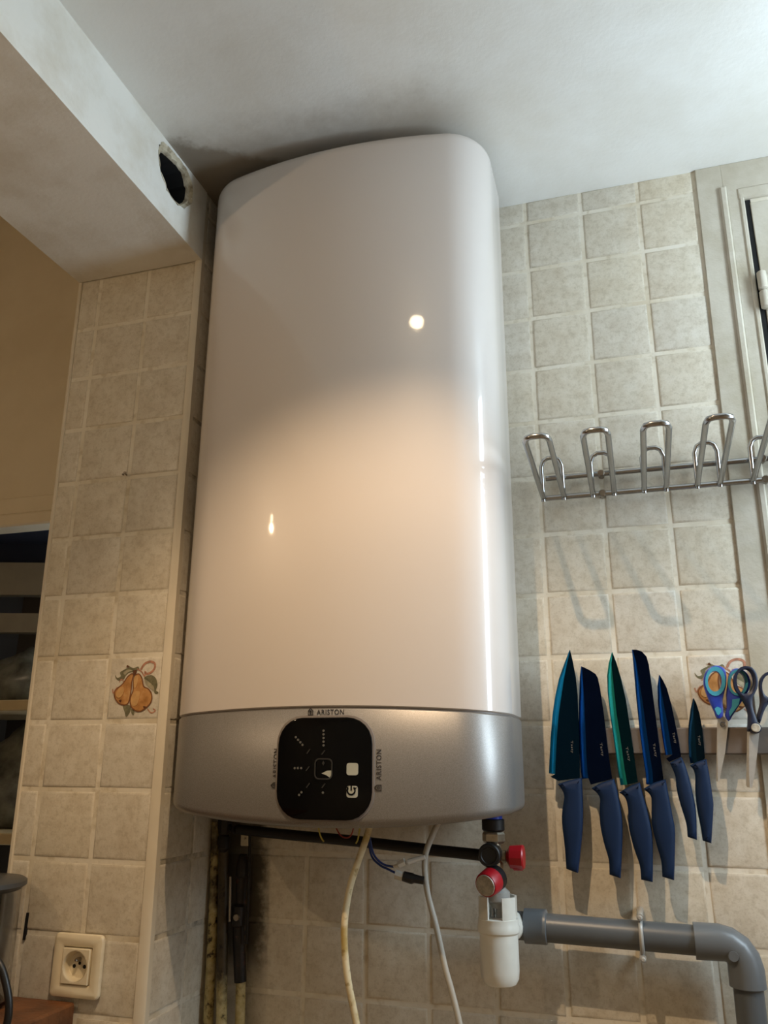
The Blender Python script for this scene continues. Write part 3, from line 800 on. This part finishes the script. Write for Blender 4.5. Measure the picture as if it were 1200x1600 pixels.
# ================================================================== CEILING SPOTLIGHT (mirrored in the casing)
def spotlight(at, label):
    lx, ly, lz = at
    spot = thing('ceiling_spotlight', label, 'lamp', at)
    obj('housing', lathe((lx, ly, CEIL), (0, 0, -1), [(0, .55), (.06, .55), (.08, .42), (CEIL - lz - .01, .42), (CEIL - lz - .01, .36), (CEIL - lz - .06, .36)], 28, True, False), 'white_plastic', spot)
    obj('bulb', lathe((lx, ly, lz + .06), (0, 0, -1), [(0, .29), (.02, .29)], 24), 'lamp_glow', spot)
spotlight(LAMP, 'round ceiling spotlight mirrored as a bright dot in the heater casing')
px_, py_, pz_ = PEND  # unseen fixture modelled round the added fill lamp
pl = thing('fill_pendant', 'unseen pendant lamp with a bare bulb, added as warm fill beyond the beam', 'lamp', PEND)
obj('cord', tube([(px_, py_, 5.0), (px_, py_, pz_ + .75)], .03, 8), 'black_plastic', pl)
obj('holder', lathe((px_, py_, pz_ + .8), (0, 0, -1), [(0, .06), (.05, .16), (.4, .18), (.42, .1)], 20), 'black_plastic', pl)
obj('bulb', lathe((px_, py_, pz_ + .40), (0, 0, -1), [(0, .05), (.05, .07), (.12, .08), (.18, .06), (.2, .02)], 16), 'lamp_glow', pl)

# ================================================================== COAT-HOOK RACK
rack = thing('wire_hook_rack', 'chromed wire rack of long prongs screwed over the tile joints', 'hook rack', (2.2, -.1, -4.5))
XB = [.23, 1.02, 1.81, 2.60, 3.40, 4.19]
ZL, ZU = -4.42, -4.08
obj('rail', tube([(XB[0] - .18, -.13, ZL), (XB[-1] + .18, -.13, ZL)], .044, 10), 'chrome', rack)
obj('rail', tube([(XB[0] - .12, -.13, ZU), (XB[-1] + .18, -.13, ZU)], .044, 10), 'chrome', rack)
RK = .043
for xb in XB:
    w = .165; d = -2.5; zt = -4.29
    pts = [(xb - w, -.20, ZL - .02), (xb - w, d + .12, zt - .0), (xb - w + .03, d + .03, zt + .02), (xb - w + .10, d, zt + .025), (xb + w - .10, d, zt + .025), (xb + w - .03, d + .03, zt + .02), (xb + w, d + .12, zt), (xb + w, -.20, ZL - .02)]
    obj('long_prong', tube(pts, RK, 10), 'chrome', rack, 60)
    s = w - .0
    pts = [(xb - s, -.21, ZL - .08), (xb - s, -.26, ZL + .12), (xb - s, -.31, -3.94), (xb - s + .04, -.33, -3.84), (xb - s + .11, -.34, -3.80), (xb + s - .11, -.34, -3.80), (xb + s - .04, -.33, -3.84), (xb + s, -.31, -3.94), (xb + s, -.26, ZL + .12), (xb + s, -.21, ZL - .08)]
    obj('short_hook', tube(pts, .036, 10), 'chrome', rack, 60)
for x in (1.0, 3.42):
    for z in (ZL, ZU): obj('screw', lathe((x, 0, z), (0, -1, 0), [(0, .05), (.14, .05), (.17, .06), (.19, .045)], 10), 'bare_metal', rack)

# ================================================================== KNIFE BAR, KNIVES, SCISSORS
YB = -.30
p = on(890, 1133, y=YB); pr_ = on(1195, 1137, y=YB)
tag(obj('magnetic_strip', box(.30, 4.0, YB, 0.0, -8.46, -8.09, .02), 'bar_taupe'), 'taupe magnetic knife bar fixed across the tiles', 'knife rack')
def Q(px, py, y): a = on(px, py, y=y); return (a[0], a[2])
KG = 'blue knives on the magnetic bar'
def knife(label, mat, blade, edge_n, handle, text):
    """blade: outline from the tip down the cutting edge (first edge_n points), then the rest"""
    yb, yf = YB - .004, YB - .046
    H = [Q(x, y, -.40) for x, y in handle]; B2 = [Q(x, y, yf) for x, y in blade]
    k = thing('kitchen_knife', label, 'knife', (sum(q[0] for q in H) / len(H), -.35, min(q[1] for q in H)), KG)
    E_ = B2[:edge_n]
    # ground bevel along the edge: a strip whose face falls back towards the cutting edge
    cxm = sum(q[0] for q in B2) / len(B2); I = []
    for i, q in enumerate(E_):
        a = Vector(E_[max(0, i - 1)]); b = Vector(E_[min(len(E_) - 1, i + 1)]); t_ = (b - a).normalized(); n_ = Vector((-t_.y, t_.x))
        if n_.x < 0: n_ = -n_
        wd_ = .095 * min(1.0, .12 + i * .35)
        I.append((q[0] + n_.x * wd_, q[1] + n_.y * wd_))
    g = Geo()
    inner_poly = I + B2[edge_n:]
    g.join(slab(inner_poly, yb, yf, .0), 0)
    n = len(E_); rows = []
    for t_ in (0, .12, .3, .55, .8, 1.0):
        rows.append([(e[0] + (i_[0] - e[0]) * t_, yf + .040 * (1 - t_) ** 2, e[1] + (i_[1] - e[1]) * t_) for e, i_ in zip(E_, I)])
    rows.append([(i_[0], yb, i_[1]) for i_ in I])
    vs = [q for r_ in rows for q in r_]
    g.add(vs, [(j * n + i, j * n + i + 1, j * n + n + i + 1, j * n + n + i) for j in range(5) for i in range(n - 1)], 1)
    g.add([q for q in rows[0]] + rows[6], [(i + 1, i, n + i, n + i + 1) for i in range(n - 1)], 1)
    bl = obj('blade', g, [mat, mat + '_edge'], k, 40)
    hg_ = slab(smooth_open(H, 3), -.21, -.46, .065, steps=4)
    obj('handle', hg_, 'navy_rubber', k, 60)
    cx_, cz2, hgt, rot = text
    a = Q(cx_, cz2, yf); lettering(a[0], a[1], hgt * .62, .042, rot, 'blade_print', lambda x, y, z: (x, yf - .003, z), 'blade_mark', bl, 'Tasty')
    return k
R9 = -math.pi / 2
knife('widest blue chef knife, pointed blade curving on its left edge', 'blade_blue',
      [(889.5, 1015), (881, 1037), (873, 1060), (867.3, 1086), (863, 1115), (860, 1151), (858, 1187), (857.2, 1208.5), (860, 1213.6), (872.3, 1220), (906, 1215.7), (905.4, 1172.6), (904, 1129), (902.5, 1086), (899.6, 1057.5), (894.6, 1031.6)], 8,
      [(871.3, 1225), (889, 1219.5), (908.4, 1215), (910, 1246), (910.6, 1280), (908.4, 1313.8), (902.8, 1364.4), (884.8, 1357.6), (882.5, 1325), (878, 1284.5), (879, 1262), (881.4, 1246), (879, 1236)], (893.5, 1167, .28, R9))
knife('blue santoku knife with blunt sloping tip, second from the left', 'blade_navy',
      [(907.5, 1041), (905.4, 1057.5), (904.5, 1095), (904, 1129), (905.4, 1172.6), (907.5, 1207), (909, 1217), (923, 1226), (956.4, 1217), (949, 1165), (943.5, 1115), (937.7, 1076), (934, 1059), (930.5, 1053), (922, 1047.5), (913, 1043)], 7,
      [(924, 1231.6), (940, 1223), (959, 1217), (965.8, 1241.8), (971.4, 1275.5), (972.5, 1307), (969.8, 1372.7), (952.3, 1366.6), (951, 1343), (943.3, 1316), (937.6, 1286.8), (937, 1262), (937.6, 1248.5), (933, 1239.5)], (940, 1171, .30, R9 + .09))
knife('slim green-teal carving knife with a bright curved edge', 'blade_teal',
      [(955.7, 1018.7), (950.7, 1036), (948.5, 1054.6), (949.2, 1080.5), (952.8, 1115), (959.3, 1158), (965, 1201), (969.4, 1227), (996.7, 1222), (991.7, 1187), (984.5, 1136.6), (978, 1093.5), (970.8, 1062), (963.6, 1037)], 8,
      [(967.6, 1238.4), (983, 1229), (999.5, 1222.6), (1006, 1246), (1016.4, 1286.8), (1020, 1316), (1020, 1378.6), (1001.8, 1374.5), (999.5, 1352), (990.5, 1325), (982.6, 1293.5), (981.5, 1266.5), (979, 1252), (974.8, 1244)], (981, 1178, .32, R9 + .14))
knife('deep blue bread knife with long straight blade and rounded tip', 'blade_navy',
      [(987.2, 1015), (989.3, 1036), (993.7, 1086), (998.7, 1136.6), (1004.4, 1180), (1008.8, 1208.5), (1009.5, 1225.8), (1036.8, 1218.6), (1030.3, 1165), (1023, 1108), (1017.4, 1064.7), (1013.8, 1038.8), (1010.2, 1025.9), (1003, 1018), (994.4, 1015)], 7,
      [(1005.8, 1232.8), (1021, 1223.5), (1040, 1217.5), (1043.4, 1235), (1051, 1275.5), (1055, 1302.5), (1053.5, 1375.6), (1035, 1370), (1033, 1345), (1025.4, 1318), (1018.6, 1286.8), (1018.2, 1257.5), (1016.4, 1243)], (1023, 1172, .30, R9 + .1))
knife('small navy utility knife hanging tilted, second from the right', 'blade_navy',
      [(1029.6, 1054.7), (1027.2, 1072), (1028.2, 1100.7), (1031.8, 1129.4), (1036, 1158), (1039.7, 1179.8), (1041, 1185.5), (1046, 1190.6), (1064, 1182), (1060.5, 1158), (1054.8, 1129), (1049, 1100.7), (1041.8, 1074.8), (1036, 1063)], 6,
      [(1046.9, 1192), (1056, 1187), (1064.9, 1182.7), (1072.6, 1201), (1081.6, 1235), (1087.7, 1268.8), (1089, 1312.6), (1075, 1308), (1072.6, 1286.8), (1063.6, 1257.5), (1058, 1235), (1055.8, 1214.8), (1052, 1203.5)], (1053.5, 1153, .24, R9 + .16))
knife('shortest paring knife with slate blue blade beside the scissors', 'blade_slate',
      [(1083, 1091), (1079, 1109), (1076, 1133.8), (1075.6, 1158), (1077, 1182.7), (1079, 1192.7), (1101.5, 1185.5), (1100, 1165), (1097.2, 1138), (1093, 1115), (1088, 1099)], 6,
      [(1078.5, 1196), (1090, 1190), (1103.7, 1186), (1108.6, 1212.5), (1114, 1248.5), (1114.7, 1264), (1111.6, 1318), (1098.5, 1313.8), (1096, 1295.8), (1089.5, 1262), (1087, 1235), (1087, 1214.8), (1084.5, 1203.5)], (1092.5, 1157, .22, R9 + .08))

def SP(X, Y, y): return Q(1080 + X / 6.15, 1000 + Y / 6.15, y)
def ell(cx, cy, hw, hh, n=20): return [(cx + hw * math.cos(2 * math.pi * i / n), cy + hh * math.sin(2 * math.pi * i / n)) for i in range(n)]
def part_slab(name, pts, y0, y1, mat, par, holes=(), bev=.0, sm=0, steps=2):
    P = [SP(X, Y, y1) for X, Y in pts]; P = smooth_poly(P, sm) if sm else P
    return obj(name, slab(P, y0, y1, bev, [[SP(X, Y, y1) for X, Y in h] for h in holes], steps), mat, par, 40)
sc = thing('scissors', 'scissors with teal and blue handles in front of the pear tile', 'scissors', (2.3, -.35, -9.0), 'scissors on the magnetic bar')
part_slab('blade', [(248, 800), (262, 760), (275, 800), (262, 1330), (250, 1362), (240, 1340)], YB - .004, YB - .02, 'blade_steel', sc, label if False else ())
part_slab('blade', [(255, 755), (300, 720), (350, 780), (356, 800), (350, 870), (325, 1090), (272, 1345), (256, 1362), (252, 1100)], YB - .022, YB - .045, 'blade_steel', sc)
lh = [(335, 300), (300, 258), (235, 243), (168, 268), (128, 330), (120, 420), (150, 520), (195, 625), (225, 690), (252, 752), (305, 735), (308, 640), (304, 580), (326, 480), (340, 420)]
a = part_slab('handle', lh, -.29, -.44, 'royal_blue', sc, [ell(228, 396, 68, 100)], .03, 2)
part_slab('grip_inlay', ell(233, 396, 98, 142), -.437, -.455, 'teal_rubber', a, [ell(228, 396, 68, 100)])
part_slab('grip_inlay', [(225, 660), (250, 640), (285, 655), (292, 690), (262, 725), (248, 712)], -.437, -.447, 'teal_rubber', a)
rh = [(352, 420), (360, 345), (392, 285), (445, 270), (510, 290), (560, 350), (572, 430), (548, 500), (492, 585), (440, 665), (398, 730), (365, 778), (328, 722), (346, 640), (340, 520)]
a = part_slab('handle', rh, -.27, -.40, 'royal_blue', sc, [ell(448, 410, 70, 102)], .03, 2)
part_slab('grip_inlay', ell(450, 408, 98, 128), -.397, -.412, 'teal_rubber', a, [ell(448, 410, 70, 102)])
part_slab('grip_inlay', [(395, 570), (470, 560), (455, 620), (405, 690), (372, 735), (362, 690), (390, 640)], -.397, -.407, 'teal_rubber', a)
c = SP(302, 812, -.35); obj('pivot_screw', lathe((c[0], YB - .045, c[1]), (0, -1, 0), [(0, .036), (.03, .036), (.04, .028)], 14), 'chrome', sc)
sc = thing('scissors', 'scissors with plain dark navy handles at the right edge', 'scissors', (2.72, -.4, -9.1), 'scissors on the magnetic bar')
part_slab('blade', [(538, 870), (566, 870), (566, 1100), (560, 1418), (540, 1416), (528, 1395)], YB - .004, YB - .024, 'blade_steel', sc)
part_slab('blade', [(556, 860), (640, 870), (655, 890), (640, 1050), (610, 1290), (588, 1412), (565, 1425), (556, 1300)], YB - .026, YB - .05, 'blade_steel', sc)
a = part_slab('handle', [(645, 400), (632, 320), (590, 262), (530, 248), (465, 270), (420, 330), (412, 400), (430, 470), (478, 550), (525, 630), (550, 720), (545, 850), (560, 880), (640, 830), (632, 760), (605, 680), (590, 590), (602, 535), (635, 470)], -.40, -.56, 'dark_navy', sc, [ell(518, 395, 82, 120)], .035, 2)
a = part_slab('handle', [(655, 430), (668, 365), (715, 312), (790, 298), (850, 330), (885, 400), (880, 480), (835, 550), (770, 585), (720, 650), (690, 720), (665, 800), (632, 745), (650, 680), (668, 600), (662, 520)], -.34, -.50, 'dark_navy', sc, [ell(765, 440, 80, 112)], .035, 2)
c = SP(615, 846, -.5); obj('pivot_ring', lathe((c[0], YB - .05, c[1]), (0, -1, 0), [(0, .075), (.2, .075), (.22, .065)], 20), 'dark_navy', sc)
obj('pivot_screw', lathe((c[0], YB - .262, c[1]), (0, -1, 0), [(0, .06), (.02, .06), (.03, .05)], 20), 'label_grey', sc)

# ================================================================== PLUMBING UNDER THE HEATER
GY = -0.95
def G2(px, py, y=GY): a = on(px, py, y=y); return Vector(a)
ax = G2(771, 1300)
vx = ax.x
sv = thing('safety_valve', 'brass safety valve with red tap and black cap under the heater', 'valve', (vx, GY, -10.5))
zt = -9.32
obj('blue_ring', lathe((vx, GY, -9.40), (0, 0, 1), [(0, .13), (.20, .13)], 24), 'blue_plastic', sv)
obj('insulating_joint', lathe((vx, GY, -9.50), (0, 0, 1), [(0, .145), (.02, .16), (.15, .16), (.16, .14)], 20), 'black_steel', sv)
hexn = lathe((vx, GY, -9.66), (0, 0, 1), [(0, .135), (.03, .16), (.12, .16), (.15, .14)], 6)
obj('hex_nut', hexn, 'brass_nickel', sv, 20)
obj('valve_body', Geo().join(lathe((vx, GY, -10.30), (0, 0, 1), [(0, .09), (.1, .105), (.22, .1), (.34, .125), (.52, .125), (.58, .10), (.66, .10)], 20)).join(lathe((vx, GY, -9.83), (1, 0, 0), [(0, .085), (.16, .085), (.17, .06), (.3, .06)], 16)).join(lathe((vx + .02, GY, -10.17), (-.35, -.9, -.1), [(0, .13), (.22, .13)], 18)), 'brass_nickel', sv)
c = G2(766, 1336, GY - .2)
obj('black_cap', lathe((vx - .03, GY - .04, c.z), (0, -1, 0), [(0, .155), (.2, .155), (.22, .14), (.22, .11), (.205, .10)], 6 * 4), 'black_plastic', sv)
rh_ = Geo(); hx = G2(803, 1337, GY)
rh_.join(lathe((hx.x - .10, GY, -9.83), (1, 0, 0), [(0, .07), (.05, .15), (.22, .165), (.24, .15)], 10))
rh_.join(box(hx.x - .02, hx.x + .13, GY - .06, GY + .06, -10.0, -9.70, .02))
obj('red_tap', rh_, 'red_plastic', sv, 30)
kc = G2(758, 1384, GY - .42); dirk = Vector((-.30, -.92, -.22)).normalized()
kb = kc - dirk * .22
obj('knob_collar', lathe(kb - dirk * .10, dirk, [(0, .17), (.12, .17)], 24), 'black_plastic', sv)
kn = lathe(kb, dirk, [(0, .155), (.02, .17), (.19, .16), (.21, .148)], 28)
rk = obj('red_knob', kn, 'red_plastic', sv, 30)
obj('knob_face', lathe(kb + dirk * .211, dirk, [(0, .138), (.012, .134)], 28), 'label_grey', rk, 30)
fc = G2(780, 1402)
obj('drain_nozzle', Geo().join(lathe((vx + .03, GY, -10.22), (0, 0, -1), [(0, .10), (.06, .17), (.17, .17), (.20, .12), (.26, .10)], 24)), 'clear_grey', sv)

sx = G2(780, 1480).x
st = thing('siphon_trap', 'white plastic drain siphon cup below the safety valve', 'siphon', (sx, GY, -11.41))
obj('cup', lathe((sx, GY, -11.42), (0, 0, 1), [(0, .17), (.02, .215), (.08, .25), (.18, .262), (.62, .258), (.66, .25)], 32), 'white_plastic', st)
obj('collar', lathe((sx, GY, -10.80), (0, 0, 1), [(0, .255), (.03, .285), (.09, .29), (.12, .275), (.19, .275), (.20, .26)], 32), 'white_plastic', st)
fun = Geo()
for a0, a1 in ((198, 248), (292, 342), (20, 160)):       # upright walls of the open tundish
    n = 10; vs = []
    for i in range(n + 1):
        a_ = math.radians(a0 + (a1 - a0) * i / n); cs, sn = math.cos(a_), math.sin(a_)
        vs += [(sx + .265 * cs, GY + .265 * sn, z) for z in (-10.62, -10.33)] + [(sx + .235 * cs, GY + .235 * sn, z) for z in (-10.33, -10.62)]
    fun.add(vs, [(i * 4 + j, i * 4 + 4 + j, i * 4 + 4 + (j + 1) % 4, i * 4 + (j + 1) % 4) for i in range(n) for j in range(4)] + [(3, 2, 1, 0), (n * 4, n * 4 + 1, n * 4 + 2, n * 4 + 3)])
obj('tundish_wall', fun, 'white_plastic', st)
obj('inner_floor', lathe((sx, GY, -10.66), (0, 0, 1), [(0, .22), (.03, .22)], 24), 'black_plastic', st)
obj('drip_tube', lathe((sx + .03, GY - .03, -10.64), (0, 0, 1), [(0, .055), (.27, .055)], 14), 'clear_grey', st)
obj('drip_rod', lathe((sx - .07, GY - .05, -10.64), (0, 0, 1), [(0, .03), (.1, .04), (.2, .025)], 10), 'chrome', st)
obj('side_outlet', tube([(sx + .02, GY + .1, -10.78), (sx + .09, GY + .2, -10.76), (sx + .12, GY + .42, -10.76)], .19, 20, 4), 'white_plastic', st)

# grey waste pipe along the wall
PYW = -.46
gp = thing('waste_pipe', 'grey plastic waste pipe running along the wall and turning down', 'pipe', (1, PYW, -14))
a = G2(800, 1445, PYW); b = G2(1090, 1470, PYW); za, zb = a.z, b.z
obj('pipe', tube([(a.x, PYW, za), (b.x + .2, PYW, zb)], .185, 24), 'grey_pvc', gp)
m = G2(835, 1449, PYW)
obj('coupling', lathe((m.x - .13, PYW, za - .0), (1, 0, 0), [(0, .205), (.0, .225), (.26, .225), (.30, .225), (.31, .205)], 28), 'pvc_socket', gp)
c0_ = G2(1085, 1470, PYW); ex = G2(1148, 1530, PYW)
ep = [(c0_.x, PYW, zb), (c0_.x + .30, PYW, zb), (c0_.x + .42, PYW, zb - .02), (c0_.x + .52, PYW, zb - .08), (c0_.x + .58, PYW, zb - .18), (c0_.x + .60, PYW, zb - .30), (c0_.x + .60, PYW, zb - .50)]
obj('elbow', tube(ep, [.225, .225, .215, .21, .215, .225, .225], 28), 'pvc_socket', gp, 50)
obj('elbow_boss', lathe((c0_.x + .45, PYW - .18, zb - .12), (0, -1, 0), [(0, .07), (.04, .06)], 16), 'pvc_socket', gp)
obj('down_pipe', tube([(c0_.x + .60, PYW, zb - .4), (c0_.x + .60, PYW, -14)], .185, 24), 'grey_pvc', gp)
ck = G2(1002, 1465, PYW - .2)
cl = thing('pipe_clip', 'translucent ring clip holding the grey waste pipe', 'pipe clip', (ck.x, PYW, za - .3))
zc = za + (zb - za) * (ck.x - a.x) / (b.x - a.x)
obj('clip_band', tube([(ck.x, PYW + .215 * math.cos(t_ * math.pi / 12), zc + .215 * math.sin(t_ * math.pi / 12)) for t_ in range(24)], .03, 8, 0, True), 'clear_grey', cl)
for s in (1, -1): obj('clip_lug', Geo().join(lathe((ck.x, PYW - .16, zc + s * .25), (0, 1, 0), [(0, .045), (.45, .045), (.62, .05)], 12)).join(lathe((ck.x, PYW - .18, zc + s * .25), (0, -1, 0), [(0, .035), (.02, .02)], 10)), 'clear_grey', cl)

# black pipe from the corner to the valve
a = Vector(on(372, 1296, y=-.55)); b = Vector((vx - .05, GY, -9.83))
tag(obj('black_water_pipe', tube([a, a.lerp(b, .25), a.lerp(b, .5) + Vector((0, 0, .01)), a.lerp(b, .75), b], .078, 14, 3), 'black_steel'), 'thin black water pipe running under the heater to the valve', 'pipe')
# old pipes in the corner
def corner_pipe(pts, y, r, mat, label):
    P = [on(px, py, y=y) for px, py in pts]
    t_ = thing('old_pipe', label, 'pipe', P[-1], 'old pipes in the corner'); obj('pipe', tube(P, r, 14), mat, t_); return t_
corner_pipe([(338, 1284), (333, 1440), (325, 1600), (319, 1720)], -.28, .078, 'pipe_paint_left', 'leftmost cream painted old pipe in the corner, streaked with soot')
t2 = corner_pipe([(350, 1284), (348, 1440), (346, 1600), (344, 1720)], -.32, .084, 'pipe_paint_mid', 'middle old pipe in the corner, blackened above and cream below')
c = on(351, 1296, y=-.32); obj('brass_fitting', Geo().join(lathe((c[0], -.32, c[2] - .06), (0, 0, 1), [(0, .10), (.1, .12), (.2, .12), (.22, .13), (.30, .13)], 8)).join(lathe((c[0] + .02, -.36, c[2] - .34), (0, 0, 1), [(0, .05), (.06, .10), (.22, .10), (.26, .08)], 14)), 'burnt_copper', t2)
obj('connector', tube([(c[0] + .05, -.33, c[2] + .06), (c[0] + .2, -.40, c[2] - .0), tuple(a)], [.05, .035, .07], 10, 4), 'black_steel', t2)
obj('thin_conduit', tube([on(360, 1370, y=-.42), on(359, 1440, y=-.42)], .02, 8), 'bare_metal', t2)
t3 = corner_pipe([(380, 1335), (378, 1440), (375, 1600), (373, 1720)], -.20, .078, 'pipe_paint_right', 'rightmost old pipe in the corner, burnt valve sleeve above cream paint')
c = on(381, 1345, y=-.25); d_ = on(376, 1534, y=-.25)
obj('burnt_sleeve', tube([(c[0], -.26, c[2] + .1), (c[0], -.28, c[2]), (c[0] - .0, -.28, c[2] - .2), (c[0] - .01, -.27, c[2] - .24), (c[0] - .01, -.27, c[2] - .62), (c[0] - .02, -.29, c[2] - .66), (c[0] - .02, -.29, c[2] - .92), (c[0] - .03, -.26, c[2] - .96), (d_[0], -.26, d_[2])], [.06, .10, .11, .088, .084, .115, .11, .095, .095], 14), 'burnt_copper', t3)
obj('sleeve_bolt', lathe((c[0], -.34, c[2] - .8), (0, -1, 0), [(0, .05), (.09, .05), (.1, .035)], 8), 'bare_metal', t3)
br = on(381, 1312, y=-.12)
tag(obj('pipe_bracket', Geo().join(slab(rrect(br[0], br[2], .07, .10, .02, 3), 0.0, -.10, .01, [disc(br[0] + .01, br[2] + .02, .014)])), 'ivory_plastic'), 'small cream bracket with a hole beside the black pipe', 'bracket')
tag(obj('thin_rod', tube([on(390, 1292, y=-.35), on(390, 1330, y=-.35), on(388, 1400, y=-.35), on(385, 1475, y=-.35)], .022, 8), 'black_steel'), 'thin black wire hanging beside the burnt pipe sleeve', 'wire')

# cables
def cable(name, pts, y, r, mat, label, top=True, group=None):
    P = [on(px, py, y=yy) for (px, py), yy in zip(pts, y if isinstance(y, list) else [y] * len(pts))]
    return tag(obj(name, tube(P, r, 12, 6), mat, None, 60), label, 'cable', group)
cable('power_cable', [(579, 1284), (573, 1308), (561, 1342), (546, 1390), (538, 1450), (542, 1520), (557, 1600), (575, 1700)], [-1.95, -1.97, -2.0, -2.05, -2.1, -2.1, -2.0, -1.9], .046, 'yellowed_cable', 'yellowed white cable hanging from the middle of the heater')
cable('power_cable', [(686, 1284), (677, 1302), (664, 1340), (667, 1390), (682, 1450), (695, 1510), (706, 1550), (718, 1600), (738, 1700)], -1.62, .041, 'grey_cable', 'grey cable hanging right of the yellowed one')
WG = 'loose thin wires under the heater'
cable('blue_wire', [(577, 1290), (578, 1310), (584, 1335), (598, 1350), (617, 1355)], -1.75, .015, 'wire_blue', 'upper blue wire looping to the white terminal', group=WG)
cable('blue_wire', [(576, 1290), (576, 1312), (581, 1338), (594, 1352), (606, 1358), (620, 1365)], -1.72, .015, 'wire_blue', 'lower blue wire looping to the black connector', group=WG)
cable('yellow_wire', [(497, 1288), (499, 1300), (502, 1309), (506, 1315)], -1.7, .011, 'wire_yellow', 'short yellow wire end under the control panel', group=WG)
cable('yellow_wire', [(563, 1288), (561, 1302), (559, 1312), (556, 1318)], -1.8, .011, 'wire_yellow', 'short yellow wire beside the yellowed cable', group=WG)
cable('red_wire', [(522, 1288), (532, 1305), (543, 1309), (550, 1302), (553, 1288)], -1.65, .010, 'wire_red', 'small red wire loop under the control panel', group=WG)
tw = thing('white_terminal', 'white wire terminal behind the grey cable', 'connector', on(640, 1348, y=-1.72))
obj('terminal_block', tube([on(615, 1354, y=-1.75), on(622, 1352, y=-1.75), on(623, 1351, y=-1.75), on(633, 1346, y=-1.75)], [.025, .03, .05, .048], 6), 'terminal_white', tw, 20)
obj('terminal_sleeve', tube([on(638, 1347, y=-1.75), on(664, 1339, y=-1.72)], [.04, .028], 8), 'terminal_white', tw)
tb = thing('black_connector', 'black wire connector with white collar behind the grey cable', 'connector', on(640, 1372, y=-1.72))
obj('collar', tube([on(618, 1366, y=-1.72), on(630, 1370, y=-1.72)], [.06, .06], 8), 'terminal_white', tb, 20)
obj('connector_body', tube([on(630, 1369, y=-1.72), on(644, 1373, y=-1.7), on(648, 1373, y=-1.7), on(662, 1376, y=-1.68)], [.065, .07, .055, .05], 8), 'black_plastic', tb, 20)

# ================================================================== SOCKET, WORKTOP, JAR
def W2(px, py, y=PY - .1): a = on(px, py, y=y); return (a[0], a[2])
so = thing('wall_socket', 'ivory wall socket with earth pin on the tiled pillar', 'socket', (-6.65, PY, -11.78))
a, b = W2(80, 1461), W2(156, 1560); SCX, SCZ = (a[0] + b[0]) / 2 + .01, (a[1] + b[1]) / 2
obj('cover_plate', slab(rrect(SCX, SCZ, .405, .41, .07, 5), PY, PY - .11, .05, [rrect(SCX + .005, SCZ - .0, .232, .235, .01, 2)], 3), 'ivory_plastic', so)
ins = obj('socket_insert', slab(rrect(SCX + .005, SCZ, .225, .228, .01, 2), PY - .02, PY - .125, .01, [disc(SCX + .0, SCZ, .195, 28)]), 'ivory_plastic', so)
obj('recess', lathe((SCX, PY - .124, SCZ), (0, 1, 0), [(0, .196), (.09, .185), (.115, .17)], 28, False, True), 'ivory_plastic', so)
obj('earth_pin', lathe((SCX + .0, PY - .01, SCZ + .075), (0, -1, 0), [(0, .028), (.09, .028), (.11, .015)], 12), 'chrome', so)
for s in (-1, 1): obj('pin_hole', lathe((SCX + s * .085, PY - .0125, SCZ - .02), (0, -1, 0), [(0, .026), (.004, .026)], 12), 'dark_void', so)
obj('pin_hole', lathe((SCX, PY - .0125, SCZ + .02), (0, -1, 0), [(0, .022), (.004, .022)], 12), 'dark_void', so)

wk = thing('wooden_worktop', 'dark stained wooden worktop end below the wall socket', 'worktop', (-9, -5, -12.13))
obj('board', box(-13, -6.62, -9.5, PY - .03, -12.13, -11.83, .03), 'wood', wk)
obj('support_panel', box(-13, -7.6, -9.3, PY - .2, -24, -12.13), 'wood', wk)
JX, JY, JR = -7.98, -2.75, .66
jr = thing('glass_jar', 'clear glass jar with dark grey lid on the wooden worktop', 'jar', (JX, JY, -11.83))
obj('body', lathe((JX, JY, -11.83), (0, 0, 1), [(0, JR - .05), (.05, JR), (1.50, JR), (1.50, JR - .04), (.08, JR - .05), (.05, .02)], 40, True, True), 'clear_glass', jr)
obj('lid', lathe((JX, JY, -10.36), (0, 0, 1), [(0, JR - .06), (.03, JR + .0), (.07, JR + .06), (.13, JR + .06), (.16, JR + .01), (.18, .2)], 40), 'slate_lid', jr)
cbl = [on(-12, 1490, y=-4.1), on(2, 1512, y=-4.1), on(11, 1545, y=-4.1), on(14, 1575, y=-4.1), on(9, 1605, y=-4.1)]
cbl.append((cbl[-1][0] - .12, -4.1, -11.79)); cbl.append((cbl[-1][0] - .7, -4.2, -11.79))
tag(obj('kettle_flex', tube(cbl, .045, 12, 6), 'black_plastic', None, 60), 'black cord standing up on the worktop before the jar', 'cord')

# small damage on the pillar: black slit in a joint, an old screw
struct('trim_4', slab([Q(42, 1426, PY), Q(46, 1426, PY), Q(40, 1468, PY), Q(36, 1469, PY)], PY + .02, PY - .012), 'dark_void')
s_ = Q(197, 742, PY)
tag(obj('wall_screw', Geo().join(lathe((s_[0], PY + .02, s_[1]), (.25, -1, .1), [(0, .014), (.09, .014), (.09, .028), (.11, .022)], 8)).join(lathe((s_[0] - .05, PY + .02, s_[1] + .01), (-.2, -1, 0), [(0, .016), (.05, .01)], 6)), 'bare_metal'), 'small rusty screw stuck in a tile joint on the pillar', 'screw')
